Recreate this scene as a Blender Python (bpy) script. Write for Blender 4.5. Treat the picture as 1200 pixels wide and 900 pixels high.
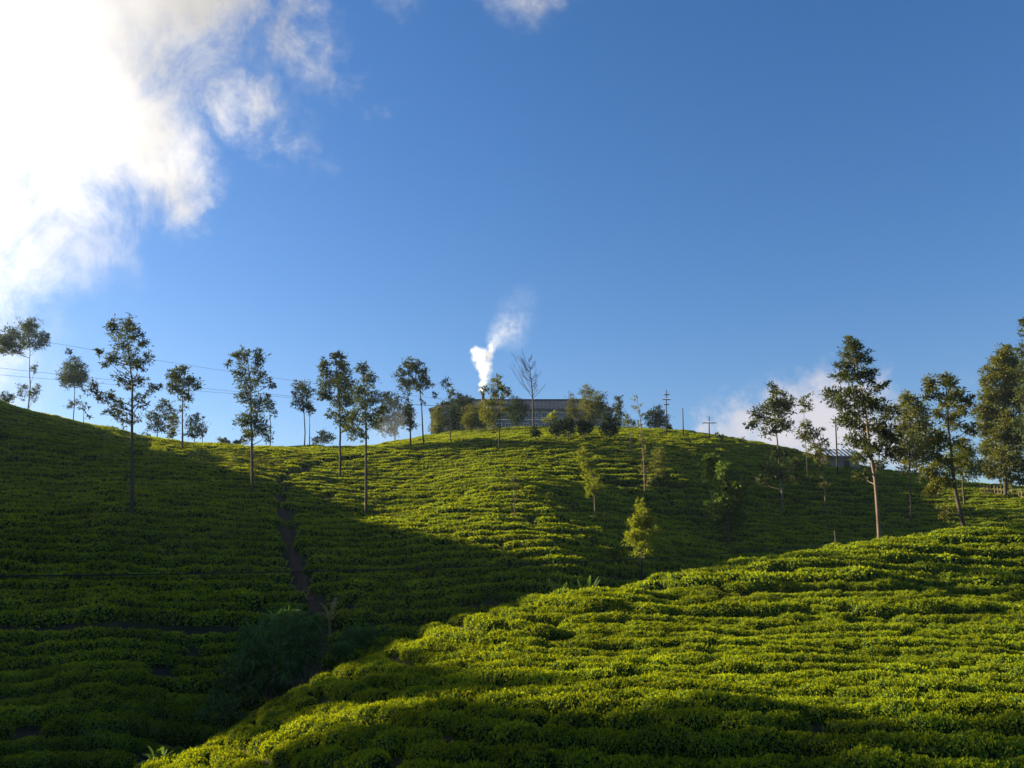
import bpy, bmesh, math, random
import numpy as np
from mathutils import Vector, Matrix

for o in list(bpy.data.objects):
    bpy.data.objects.remove(o)
scene = bpy.context.scene
col = scene.collection
R = math.radians

# ------------------------------------------------------------------ camera
cam = bpy.data.objects.new('camera', bpy.data.cameras.new('camera'))
col.objects.link(cam)
cam.location = (0, 0, 0)
cam.rotation_euler = (R(90) + math.atan(0.24), 0, 0)
cam.data.sensor_width = 36
cam.data.lens = 30
cam.data.clip_start = 0.1
cam.data.clip_end = 8000
scene.camera = cam

# ------------------------------------------------------------------ light
SUN_AZ, SUN_EL = -68.0, 16.0
sun = bpy.data.objects.new('sun', bpy.data.lights.new('sun', 'SUN'))
col.objects.link(sun)
sun.data.energy = 5.0
sun.data.angle = R(0.5)
sun.data.color = (1.0, 0.84, 0.54)
sdir = Vector((math.sin(R(SUN_AZ)) * math.cos(R(SUN_EL)), math.cos(R(SUN_AZ)) * math.cos(R(SUN_EL)), math.sin(R(SUN_EL))))
sun.location = sdir * 400
sun.rotation_euler = sdir.to_track_quat('Z', 'Y').to_euler()

world = bpy.data.worlds.new('World')
scene.world = world
world.use_nodes = True
SKY_STRENGTH = 0.05
scene.view_settings.view_transform = 'Standard'
scene.view_settings.look = 'None'
scene.view_settings.gamma = 1
scene.view_settings.use_curve_mapping = False
scene.view_settings.exposure = 1.93
scene.render.engine = 'CYCLES'
cy = scene.cycles
cy.use_denoising = True
cy.volume_step_rate = 1.0
cy.volume_max_steps = 256
cy.max_bounces = 6
cy.diffuse_bounces = 3
cy.glossy_bounces = 2
cy.transmission_bounces = 4
cy.transparent_max_bounces = 8
cy.volume_bounces = 2
cy.sample_clamp_indirect = 6

class N:
    """Short-hand for building node trees."""
    def __init__(s, tree):
        s.t = tree
    def new(s, kind, **kw):
        n = s.t.nodes.new(kind)
        for k, v in kw.items():
            setattr(n, k, v)
        return n
    def put(s, sock, v):
        if v is None:
            return
        if isinstance(v, bpy.types.NodeSocket):
            s.t.links.new(v, sock)
        else:
            sock.default_value = v
    def math(s, op, a, b=None, c=None, clamp=False):
        n = s.new('ShaderNodeMath', operation=op, use_clamp=clamp)
        for i, v in enumerate((a, b, c)):
            s.put(n.inputs[i], v)
        return n.outputs[0]
    def vec(s, op, a, b=None, scale=None):
        n = s.new('ShaderNodeVectorMath', operation=op)
        s.put(n.inputs[0], a); s.put(n.inputs[1], b)
        if scale is not None:
            s.put(n.inputs['Scale'], scale)
        return n.outputs['Value'] if op in ('DISTANCE', 'DOT_PRODUCT', 'LENGTH') else n.outputs['Vector']
    def noise(s, vec, scale, detail=2, rough=0.5, distortion=0.0):
        n = s.new('ShaderNodeTexNoise')
        s.put(n.inputs['Vector'], vec)
        n.inputs['Scale'].default_value = scale
        n.inputs['Detail'].default_value = detail
        n.inputs['Roughness'].default_value = rough
        n.inputs['Distortion'].default_value = distortion
        return n
    def maprange(s, v, a, b, c=0.0, d=1.0, smooth=False):
        n = s.new('ShaderNodeMapRange', interpolation_type='SMOOTHSTEP' if smooth else 'LINEAR')
        s.put(n.inputs['Value'], v)
        for nm, x in (('From Min', a), ('From Max', b), ('To Min', c), ('To Max', d)):
            n.inputs[nm].default_value = x
        return n.outputs[0]
    def mix(s, fac, a, b, blend='MIX'):
        n = s.new('ShaderNodeMix', data_type='RGBA', blend_type=blend)
        s.put(n.inputs[0], fac); s.put(n.inputs[6], a); s.put(n.inputs[7], b)
        return n.outputs[2]

def sky_dir(px, py):
    """Direction of a place in the sky, read off the photograph."""
    u, v = (px - 600) / 1000.0, (450 - py) / 1000.0
    a = math.atan(0.24)
    d = Vector((u, math.cos(a) - v * math.sin(a), math.sin(a) + v * math.cos(a)))
    return d.normalized()

def build_sky():
    n = N(world.node_tree)
    bg = world.node_tree.nodes['Background']
    sky = n.new('ShaderNodeTexSky', sky_type='NISHITA', sun_disc=False)
    sky.sun_elevation = R(SUN_EL)
    sky.sun_rotation = R(SUN_AZ)
    sky.air_density = 1.4
    sky.dust_density = 1.5
    sky.ozone_density = 3.0
    sky.altitude = 1500
    d = n.new('ShaderNodeTexCoord').outputs['Generated']
    # clouds: billows around a few centres, frayed by turbulence
    w1 = n.noise(d, 4.5, 4, 0.55)
    w2 = n.noise(d, 17.0, 8, 0.68)
    off = n.vec('ADD', n.vec('SCALE', n.vec('SUBTRACT', w1.outputs['Color'], (0.5, 0.5, 0.5)), scale=0.20),
                n.vec('SCALE', n.vec('SUBTRACT', w2.outputs['Color'], (0.5, 0.5, 0.5)), scale=0.11))
    p = n.vec('ADD', d, off)
    # (px, py, angular radius, weight)
    big = [(-380, 60, .40, 1.6), (-150, -60, .36, 1.5), (50, -10, .24, 1.5), (0, 130, .20, 1.4), (-70, 270, .17, 1.2), (100, 70, .18, 1.35), (170, -50, .17, 1.4), (140, 165, .13, 1.25), (195, 195, .095, 1.1), (220, 245, .06, .85),
           (245, -5, .10, 1.1), (310, -40, .09, .8), (-200, 350, .22, 1.2), (380, 76, .075, .8), (335, 136, .06, .7), (295, 132, .055, .66), (360, 25, .06, .7),
           (465, -22, .075, .75), (605, -16, .06, .5), (372, 200, .035, .36), (-500, -300, .55, 1.5), (100, -330, .26, 1.2), (540, -330, .2, 1.0), (1150, 415, .03, .3)]
    low = [(870, 490, .075, 1.2), (925, 495, .085, 1.2), (985, 492, .09, 1.2), (815, 512, .05, 1.1), (1045, 515, .07, 1)]
    def cover(spots):
        cov = None
        for px, py, r, amt in spots:
            c = sky_dir(px, py)
            e = n.maprange(n.vec('DISTANCE', p, tuple(c)), 0.0, r, amt, 0.0)
            cov = e if cov is None else n.math('MAXIMUM', cov, e)
        return cov
    fray = n.noise(n.vec('MULTIPLY', d, (1.0, 1.0, 0.7)), 13.0, 10, 0.70, 0.6).outputs[0]
    fine = n.math('MULTIPLY', n.math('SUBTRACT', fray, 0.47), 1.6)
    cb = cover(big)
    a = n.maprange(n.math('ADD', cb, n.math('MULTIPLY', fine, n.maprange(cb, 0.0, 0.35))), 0.03, 1.15, 0, 1, True)
    soft = n.math('MULTIPLY', n.maprange(n.math('ADD', cover(low), n.math('MULTIPLY', n.math('SUBTRACT', fine, 0.25), 0.45)), 0.05, 0.8, 0, 1, True), 0.85)
    # brightness: the cloud glows where it stands towards the sun, greyer in its thick parts
    toward = n.maprange(n.vec('DISTANCE', d, tuple(sky_dir(-220, 140))), 0.14, 0.43, 1.0, 0.0, True)
    lump = n.noise(d, 6.0, 5, 0.5).outputs[0]
    val = n.math('ADD', n.math('MULTIPLY', toward, 0.22), n.math('ADD', 0.115, n.math('MULTIPLY', n.maprange(lump, 0.3, 0.7), 0.16)))
    cl = n.vec('SCALE', (1.0, 0.965, 0.93), scale=n.math('DIVIDE', val, SKY_STRENGTH))
    lo = n.vec('SCALE', (0.97, 0.90, 0.93), scale=0.22 / SKY_STRENGTH)
    hs = n.new('ShaderNodeHueSaturation')
    hs.inputs['Saturation'].default_value = 1.25
    n.put(hs.inputs['Color'], sky.outputs[0])
    blue = n.vec('MULTIPLY', hs.outputs[0], (0.86, 0.80, 0.95))
    c = n.mix(soft, blue, lo)
    c = n.mix(a, c, cl)
    n.put(bg.inputs[0], c)
    bg.inputs[1].default_value = SKY_STRENGTH
build_sky()
# ------------------------------------------------------------------ terrain
PITCH = math.atan(0.24)
CT, ST = math.cos(PITCH), math.sin(PITCH)

def at(px, py, Y):
    """World point on the photograph's line of sight (px, py) at ground distance Y in front of the viewpoint."""
    u, v = (px - 600) / 1000.0, (450 - py) / 1000.0
    k = Y / (CT - v * ST)
    return (u * k, Y, (ST + v * CT) * k)

def tps(points, smooth):
    P = np.array(points, float)
    xy, z = P[:, :2] / 50.0, P[:, 2]
    n = len(P)
    d = np.linalg.norm(xy[:, None] - xy[None], axis=2)
    K = np.where(d > 0, d * d * np.log(d + 1e-12), 0) + smooth * np.eye(n)
    A = np.zeros((n + 3, n + 3))
    A[:n, :n] = K
    A[:n, n] = 1; A[:n, n + 1:] = xy
    A[n, :n] = 1; A[n + 1:, :n] = xy.T
    w = np.linalg.solve(A, np.concatenate([z, np.zeros(3)]))
    def f(x, y):
        x = np.asarray(x, float) / 50.0; y = np.asarray(y, float) / 50.0
        out = w[n] + w[n + 1] * x + w[n + 2] * y
        for i in range(n):
            r2 = (x - xy[i, 0]) ** 2 + (y - xy[i, 1]) ** 2
            out = out + w[i] * 0.5 * r2 * np.log(r2 + 1e-12)
        return out
    return f

FAR = [at(*p) for p in [
    # long hill on one side: crest, then its face down to the gully
    (-60, 455, 100), (0, 470, 105), (100, 496, 112), (200, 517, 122), (330, 523, 128),
    (0, 560, 77), (0, 680, 55), (0, 800, 42), (0, 900, 34), (-150, 560, 70), (-150, 700, 48),
    (150, 600, 66), (150, 700, 52), (150, 800, 42), (150, 885, 37), (295, 570, 82), (260, 650, 63), (240, 760, 48), (230, 840, 42),
    # gully with the footpath
    (385, 541, 106), (328, 562, 88), (337, 620, 68), (362, 690, 57), (375, 740, 51), (330, 800, 46),
    # middle hill
    (405, 557, 99), (432, 602, 80), (480, 570, 91), (500, 545, 105), (440, 523, 127), (495, 518, 132), (560, 515, 119), (500, 640, 63), (500, 700, 53), (450, 750, 48),
    (580, 507, 140), (600, 560, 86), (610, 530, 108), (600, 620, 65), (600, 690, 51), (700, 502, 145), (690, 560, 95), (700, 605, 77), (700, 660, 60),
    (752, 672, 62), (800, 506, 138), (800, 560, 100), (800, 605, 89), (850, 642, 79), (880, 518, 136), (915, 600, 98), (965, 607, 98),
    (960, 545, 126), (1050, 560, 124), (1066, 612, 98), (1000, 632, 87), (1180, 588, 108), (1300, 580, 112), (1130, 622, 92), (1300, 625, 88),
    # plateau with the factory
    (500, 514, 180), (560, 509, 185), (640, 503.5, 180), (740, 503, 175), (640, 504, 205),
]]
FAR += [  # ground that falls away behind the crests, and the bank the viewer stands on
    (-130, 150, 26), (-95, 170, 20), (-60, 170, 17), (-30, 190, 24), (75, 175, 20), (110, 160, 13), (100, 200, 18),
    (0, 260, 25), (-110, 240, 14), (110, 260, 8), (140, 115, 8), (120, 55, 2),
    (0, 0, -1.9), (-30, 5, -3.5), (30, 5, -2.5), (0, 12, -5.6), (25, 14, -6.0), (-25, 18, -7.0), (50, 20, -5.0), (-55, 20, -4), (0, -30, -0.5),
    (5, 34, -8.5), (20, 42, -8.0), (35, 58, -5.0), (45, 62, -1.5), (15, 52, -6.0), (-8, 40, -8.5),
    # the long hill goes on beyond the frame, heights shaped for its cast shadow
    (-85, 98, 28.5), (-85, 113, 27.5), (-100, 80, 29), (-100, 60, 12), (-90, 40, 7), (-120, 100, 37), (-75, 45, 4), (-130, 60, 16), (-130, 20, 4), (-80, 10, 0),
]
NEAR = [at(*p) for p in [
    (228, 905, 29), (318, 836, 33.5), (420, 762, 38), (560, 713, 43), (700, 685, 47), (840, 657, 51), (1000, 632, 55), (1130, 617, 57.5), (1210, 612, 59), (1330, 606, 60),
    (330, 905, 25), (410, 900, 22), (600, 900, 20.5), (900, 900, 19.5), (1200, 900, 19), (1400, 900, 19),
    (700, 790, 29), (900, 770, 31), (1100, 750, 33), (1300, 740, 34), (900, 700, 41), (1100, 675, 45), (1300, 660, 47), (520, 800, 29), (400, 835, 28), (560, 750, 36), (720, 720, 39),
]]
NEAR += [
    (-22, 34, -9.0), (-16, 42, -9.5), (-6, 50, -7.0), (6, 56, -4.5), (18, 62, -2.2), (30, 66, 0.3), (42, 70, 1.5), (56, 72, 2.0),
    (-14, 56, -15), (5, 68, -12), (25, 78, -8), (50, 90, -6),
    (-20, 22, -9.5), (-10, 14, -8.5), (8, 11, -7.5), (28, 10, -6.5), (50, 8, -6.0), (-30, 30, -14), (10, -5, -14), (40, -5, -12),
]
_far, _near = tps(FAR, 0.002), tps(NEAR, 0.002)

def height(x, y):
    x = np.asarray(x, float); y = np.asarray(y, float)
    a, b = _far(x, y), _near(x, y)
    edge = np.maximum(0, np.maximum(np.abs(x - 15) - 75, np.abs(y - 35) - 70)) / 10.0
    b = b - edge * 4
    a = np.clip(a, -14, 44); b = np.clip(b, -30, 12)
    k = 0.7
    h = np.clip(0.5 + 0.5 * (b - a) / k, 0, 1)
    z = a * (1 - h) + b * h + k * h * (1 - h)
    z = z - 0.62 * np.clip((np.hypot(x, y) - 8) / 10, 0, 1)   # the sight lines above touch the tops of the tea, not the soil
    # small undulation of the slopes
    z = z + 0.16 * np.sin(x * 0.31 + 1.3 * np.sin(y * 0.11)) * np.sin(y * 0.23 + 0.7) + 0.08 * np.sin(x * 0.83 + y * 0.41)
    # beyond the estate the land settles into low country
    r = np.hypot(x, y - 90)
    t = np.clip((r - 150) / 250.0, 0, 1); t = t * t * (3 - 2 * t)
    return z * (1 - t) + (-25 + 6 * np.sin(x * 0.004) * np.cos(y * 0.005)) * t
# ------------------------------------------------------------------ helpers
rng = np.random.default_rng(7)

def ground(x, y):
    return float(height(x, y))

_gx0, _gy0 = -200, -40
_GX, _GY = np.meshgrid(np.arange(-200, 201, 1.0), np.arange(-40, 261, 1.0))
_GZ = height(_GX, _GY)
def grid_z(x, y):
    fx = min(max(x - _gx0, 0), 399.99); fy = min(max(y - _gy0, 0), 299.99)
    i, j = int(fx), int(fy); a, b = fx - i, fy - j
    return (_GZ[j, i] * (1 - a) + _GZ[j, i + 1] * a) * (1 - b) + (_GZ[j + 1, i] * (1 - a) + _GZ[j + 1, i + 1] * a) * b

def hit(px, py, lift=0.35, start=6.0):
    """Where the sight line (px, py) meets the slope, 'lift' metres up in the tea."""
    dx, _, dz = at(px, py, 1.0)
    y = start
    while y < 260:
        if grid_z(dx * y, y) + lift > dz * y:
            return dx * y, y, ground(dx * y, y)
        y += 0.1
    return dx * 150, 150.0, ground(dx * 150, 150)

def link(name, me, mat=None, parent=None):
    o = bpy.data.objects.new(name, me)
    col.objects.link(o)
    if mat is not None and me is not None:
        me.materials.clear(); me.materials.append(mat)
    if parent is not None:
        o.parent = parent
    return o

def tag(o, label=None, cat=None, group=None, kind=None):
    for k, v in (('label', label), ('category', cat), ('group', group), ('kind', kind)):
        if v:
            o[k] = v
    return o

def empty(name, loc, label, cat, group=None, rz=0.0):
    o = bpy.data.objects.new(name, None)
    col.objects.link(o)
    o.empty_display_size = 0.3
    o.location = loc
    o.rotation_euler = (0, 0, rz)
    return tag(o, label, cat, group)

def unit(v):
    return v / np.maximum(np.linalg.norm(v, axis=-1, keepdims=True), 1e-9)

def leaf_arrays(c, d, nrm, ln, wd, fold=0.12):
    """Four-cornered leaves: base, side, tip, side."""
    d = unit(d)
    s = unit(np.cross(d, nrm))
    up = np.cross(s, d)
    ln = np.asarray(ln)[:, None]; wd = np.asarray(wd)[:, None]
    v = np.stack([c - d * ln / 2, c + s * wd / 2 + up * wd * fold - d * ln * 0.05, c + d * ln / 2, c - s * wd / 2 + up * wd * fold - d * ln * 0.05], 1)
    n = len(c)
    return v.reshape(-1, 3), np.arange(n * 4).reshape(n, 4)

class MB:
    """Collects vertices and faces, then builds one mesh."""
    def __init__(s):
        s.v, s.f, s.n, s.t = [], [], 0, []
    def add(s, v, f, tint=0.5):
        v = np.asarray(v, float).reshape(-1, 3)
        s.v.append(v)
        s.f += [tuple(int(i) + s.n for i in q) for q in f]
        s.t += [tint] * len(f)
        s.n += len(v)
        return s
    def box(s, c, size, rz=0.0):
        x, y, z = size[0] / 2, size[1] / 2, size[2] / 2
        v = np.array([(-x, -y, -z), (x, -y, -z), (x, y, -z), (-x, y, -z), (-x, -y, z), (x, -y, z), (x, y, z), (-x, y, z)])
        if rz:
            a, b = math.cos(rz), math.sin(rz)
            v = np.stack([v[:, 0] * a - v[:, 1] * b, v[:, 0] * b + v[:, 1] * a, v[:, 2]], 1)
        return s.add(v + np.array(c), [(3, 2, 1, 0), (4, 5, 6, 7), (0, 1, 5, 4), (1, 2, 6, 5), (2, 3, 7, 6), (3, 0, 4, 7)])
    def tube(s, pts, rad, sides=6, cap=True):
        pts = np.asarray(pts, float); m = len(pts)
        rad = np.broadcast_to(np.asarray(rad, float), (m,))
        tan = unit(np.gradient(pts, axis=0))
        ref = np.array([0.0, 0, 1]) if abs(tan[0][2]) < 0.9 else np.array([1.0, 0, 0])
        u = unit(np.cross(tan, ref)); w = np.cross(tan, u)
        a = np.arange(sides) * 2 * math.pi / sides
        ring = pts[:, None] + rad[:, None, None] * (u[:, None] * np.cos(a)[None, :, None] + w[:, None] * np.sin(a)[None, :, None])
        f = []
        for i in range(m - 1):
            for k in range(sides):
                k2 = (k + 1) % sides
                f.append((i * sides + k, i * sides + k2, (i + 1) * sides + k2, (i + 1) * sides + k))
        if cap:
            f.append(tuple(range(sides))[::-1]); f.append(tuple((m - 1) * sides + k for k in range(sides)))
        return s.add(ring.reshape(-1, 3), f)
    def mesh(s, name, smooth=False):
        me = bpy.data.meshes.new(name)
        me.from_pydata(np.concatenate(s.v).tolist(), [], s.f)
        if smooth:
            me.polygons.foreach_set('use_smooth', [True] * len(me.polygons))
        return me
    def build(s, name, mat, parent=None, smooth=False):
        return link(name, s.mesh(name, smooth), mat, parent)

def leaf_mesh(name, v, f, tint):
    me = bpy.data.meshes.new(name)
    me.from_pydata(v, [], f)
    at_ = me.attributes.new('tint', 'FLOAT', 'FACE')
    at_.data.foreach_set('value', np.asarray(tint, np.float32))
    return me

def material(name):
    m = bpy.data.materials.new(name)
    m.use_nodes = True
    m.node_tree.nodes.clear()
    n = N(m.node_tree)
    n.out = n.new('ShaderNodeOutputMaterial')
    return m, n

def leaf_material(name, dark, light, trans=0.4, warm=(1.25, 1.15, 0.45), gloss=0.010, patch=0.35):
    m, n = material(name)
    tint = n.new('ShaderNodeAttribute', attribute_name='tint').outputs['Fac']
    rnd = n.new('ShaderNodeObjectInfo').outputs['Random']
    c = n.mix(n.maprange(tint, 0, 1, 0, 1), (*dark, 1), (*light, 1))
    c = n.mix(0.5, c, n.vec('SCALE', c, scale=n.maprange(rnd, 0, 1, 0.65, 1.35)))
    pos = n.new('ShaderNodeNewGeometry').outputs['Position']
    c = n.vec('SCALE', c, scale=n.maprange(n.noise(pos, patch, 4, 0.6).outputs[0], 0.3, 0.7, 0.70, 1.30))
    dif = n.new('ShaderNodeBsdfDiffuse'); n.put(dif.inputs['Color'], c)
    tr = n.new('ShaderNodeBsdfTranslucent'); n.put(tr.inputs['Color'], n.vec('MULTIPLY', c, warm))
    mx = n.new('ShaderNodeMixShader'); mx.inputs[0].default_value = trans
    n.put(mx.inputs[1], dif.outputs[0]); n.put(mx.inputs[2], tr.outputs[0])
    gl = n.new('ShaderNodeBsdfGlossy'); gl.inputs['Roughness'].default_value = 0.55
    gl.inputs['Color'].default_value = (1, 1, 1, 1)
    m2 = n.new('ShaderNodeMixShader'); m2.inputs[0].default_value = gloss
    n.put(m2.inputs[1], mx.outputs[0]); n.put(m2.inputs[2], gl.outputs[0])
    n.put(n.out.inputs[0], m2.outputs[0])
    return m

def solid_material(name, base, var=0.35, scale=4.0, rough=0.8, bump=0.0, stretch=(1, 1, 1), metallic=0.0, second=None, spec=0.12):
    m, n = material(name)
    co = n.new('ShaderNodeTexCoord').outputs['Object']
    co = n.vec('MULTIPLY', co, stretch)
    f = n.noise(co, scale, 6, 0.6).outputs[0]
    lo = tuple(x * (1 - var) for x in base)
    hi = second or tuple(min(1, x * (1 + var)) for x in base)
    c = n.mix(n.maprange(f, 0.3, 0.7), (*lo, 1), (*hi, 1))
    b = n.new('ShaderNodeBsdfPrincipled')
    n.put(b.inputs['Base Color'], c)
    b.inputs['Roughness'].default_value = rough
    b.inputs['Metallic'].default_value = metallic
    b.inputs['Specular IOR Level'].default_value = spec
    if bump:
        bp = n.new('ShaderNodeBump'); bp.inputs['Strength'].default_value = bump; bp.inputs['Distance'].default_value = 0.05
        n.put(bp.inputs['Height'], f); n.put(b.inputs['Normal'], bp.outputs[0])
    n.put(n.out.inputs[0], b.outputs[0])
    return m

M = {}
M['tea'] = leaf_material('tea_leaf', (0.038, 0.104, 0.023), (0.252, 0.312, 0.004), 0.48, (1.38, 1.15, 0.25), gloss=0.004)
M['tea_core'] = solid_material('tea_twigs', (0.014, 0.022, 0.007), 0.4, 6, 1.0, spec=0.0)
M['grevillea'] = leaf_material('silver_oak_leaf', (0.024, 0.040, 0.014), (0.080, 0.098, 0.026), 0.30, (1.2, 1.1, 0.5))
M['olive'] = leaf_material('olive_leaf', (0.054, 0.070, 0.014), (0.150, 0.152, 0.024), 0.36, (1.15, 1.1, 0.5))
M['yellow'] = leaf_material('yellow_lit_leaf', (0.13, 0.165, 0.016), (0.27, 0.295, 0.024), 0.45, (1.1, 1.1, 0.4))  # sunlit yellow of small trees and sprays put into the leaf colour
M['green'] = leaf_material('green_leaf', (0.030, 0.062, 0.012), (0.095, 0.140, 0.022), 0.36, (1.15, 1.1, 0.5))
M['dark'] = leaf_material('dark_leaf', (0.014, 0.026, 0.012), (0.032, 0.052, 0.018), 0.22)
M['bamboo'] = leaf_material('bamboo_leaf', (0.030, 0.070, 0.018), (0.105, 0.185, 0.045), 0.30, (1.1, 1.1, 0.6))
M['fresh'] = leaf_material('broad_leaf', (0.05, 0.10, 0.03), (0.11, 0.17, 0.04), 0.35)
M['straw'] = leaf_material('dry_leaf', (0.16, 0.14, 0.06), (0.30, 0.26, 0.12), 0.3)
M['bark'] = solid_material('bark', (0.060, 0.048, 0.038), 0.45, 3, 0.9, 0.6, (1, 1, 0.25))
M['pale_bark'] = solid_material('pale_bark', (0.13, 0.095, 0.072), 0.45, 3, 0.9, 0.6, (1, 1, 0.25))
# ------------------------------------------------------------------ ground
PATH = [hit(px, py, 0.5) for px, py in [(492, 526), (455, 530), (425, 534), (395, 537), (365, 543), (342, 552), (329, 564), (329, 580), (332, 598), (337, 620), (345, 645), (355, 670), (364, 692), (370, 706), (372, 730), (360, 775), (330, 815)]]

def resample(pts, step):
    pts = np.array(pts)[:, :2]
    # smooth corners
    for _ in range(2):
        q = [pts[0]]
        for a, b in zip(pts[:-1], pts[1:]):
            q += [a * 0.75 + b * 0.25, a * 0.25 + b * 0.75]
        pts = np.array(q + [pts[-1]])
    d = np.concatenate([[0], np.cumsum(np.linalg.norm(np.diff(pts, axis=0), axis=1))])
    s = np.arange(0, d[-1], step)
    return np.stack([np.interp(s, d, pts[:, 0]), np.interp(s, d, pts[:, 1])], 1)
PATH_XY = resample(PATH, 0.5)

def build_ground():
    def axis(lo, hi, fine, far):
        mid = list(np.arange(lo, hi + fine / 2, fine))
        a, st, left, right = lo, fine, [], []
        while a > -far:
            st *= 1.22; a -= st; left.append(a)
        a, st = hi, fine
        while a < far:
            st *= 1.22; a += st; right.append(a)
        return np.array(left[::-1] + mid + right)
    xs, ys = axis(-135, 135, 1.0, 3000), axis(-12, 215, 1.0, 3000)
    X, Y = np.meshgrid(xs, ys)
    Z = height(X, Y)
    v = np.stack([X.ravel(), Y.ravel(), Z.ravel()], 1)
    nx, ny = len(xs), len(ys)
    i = np.arange(nx * ny).reshape(ny, nx)
    f = np.stack([i[:-1, :-1].ravel(), i[:-1, 1:].ravel(), i[1:, 1:].ravel(), i[1:, :-1].ravel()], 1)
    me = bpy.data.meshes.new('ground')
    me.from_pydata(v, [], f)
    me.polygons.foreach_set('use_smooth', [True] * len(me.polygons))
    m, n = material('hill_soil')
    co = n.new('ShaderNodeTexCoord').outputs['Object']
    big = n.noise(co, 0.12, 4, 0.6).outputs[0]
    fine = n.noise(co, 2.2, 8, 0.7).outputs[0]
    c = n.mix(n.maprange(fine, 0.35, 0.68), (0.020, 0.016, 0.010, 1), (0.060, 0.042, 0.026, 1))
    c = n.mix(n.maprange(n.math('ADD', big, n.math('MULTIPLY', fine, 0.4)), 0.62, 0.82), c, (0.030, 0.042, 0.010, 1))
    b = n.new('ShaderNodeBsdfPrincipled'); b.inputs['Roughness'].default_value = 0.95; b.inputs['Specular IOR Level'].default_value = 0.05
    n.put(b.inputs['Base Color'], c)
    bp = n.new('ShaderNodeBump'); bp.inputs['Strength'].default_value = 0.7; bp.inputs['Distance'].default_value = 0.12
    n.put(bp.inputs['Height'], fine); n.put(b.inputs['Normal'], bp.outputs[0])
    n.put(n.out.inputs[0], b.outputs[0])
    g = tag(link('ground', me, m), 'earth of the tea hills under the bushes', 'ground', kind='structure')

    # trodden footpath in the gully
    t = unit(np.gradient(PATH_XY, axis=0))
    s = np.stack([-t[:, 1], t[:, 0]], 1)
    k = len(PATH_XY)
    cols = np.linspace(-1, 1, 7)
    wob = 0.33 + 0.08 * np.sin(np.arange(k) * 0.9) + 0.1 * rng.random(k)
    V = []
    for i_ in range(k):
        for cc in cols:
            x, y = PATH_XY[i_] + s[i_] * cc * wob[i_]
            V.append((x, y, grid_z(x, y) + 0.05 + 0.03 * rng.random() - (0.12 if abs(cc) == 1 else 0)))
    F = [(a * 7 + b_, a * 7 + b_ + 1, a * 7 + 8 + b_, a * 7 + 7 + b_) for a in range(k - 1) for b_ in range(6)]
    me = bpy.data.meshes.new('footpath'); me.from_pydata(V, [], F)
    M['path'] = solid_material('trodden_earth', (0.060, 0.032, 0.021), 0.45, 3, 0.95, 0.8, spec=0.03)
    tag(link('footpath', me, M['path']), 'brown earth footpath climbing the gully between two tea slopes', 'path', kind='structure')
build_ground()
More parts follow.
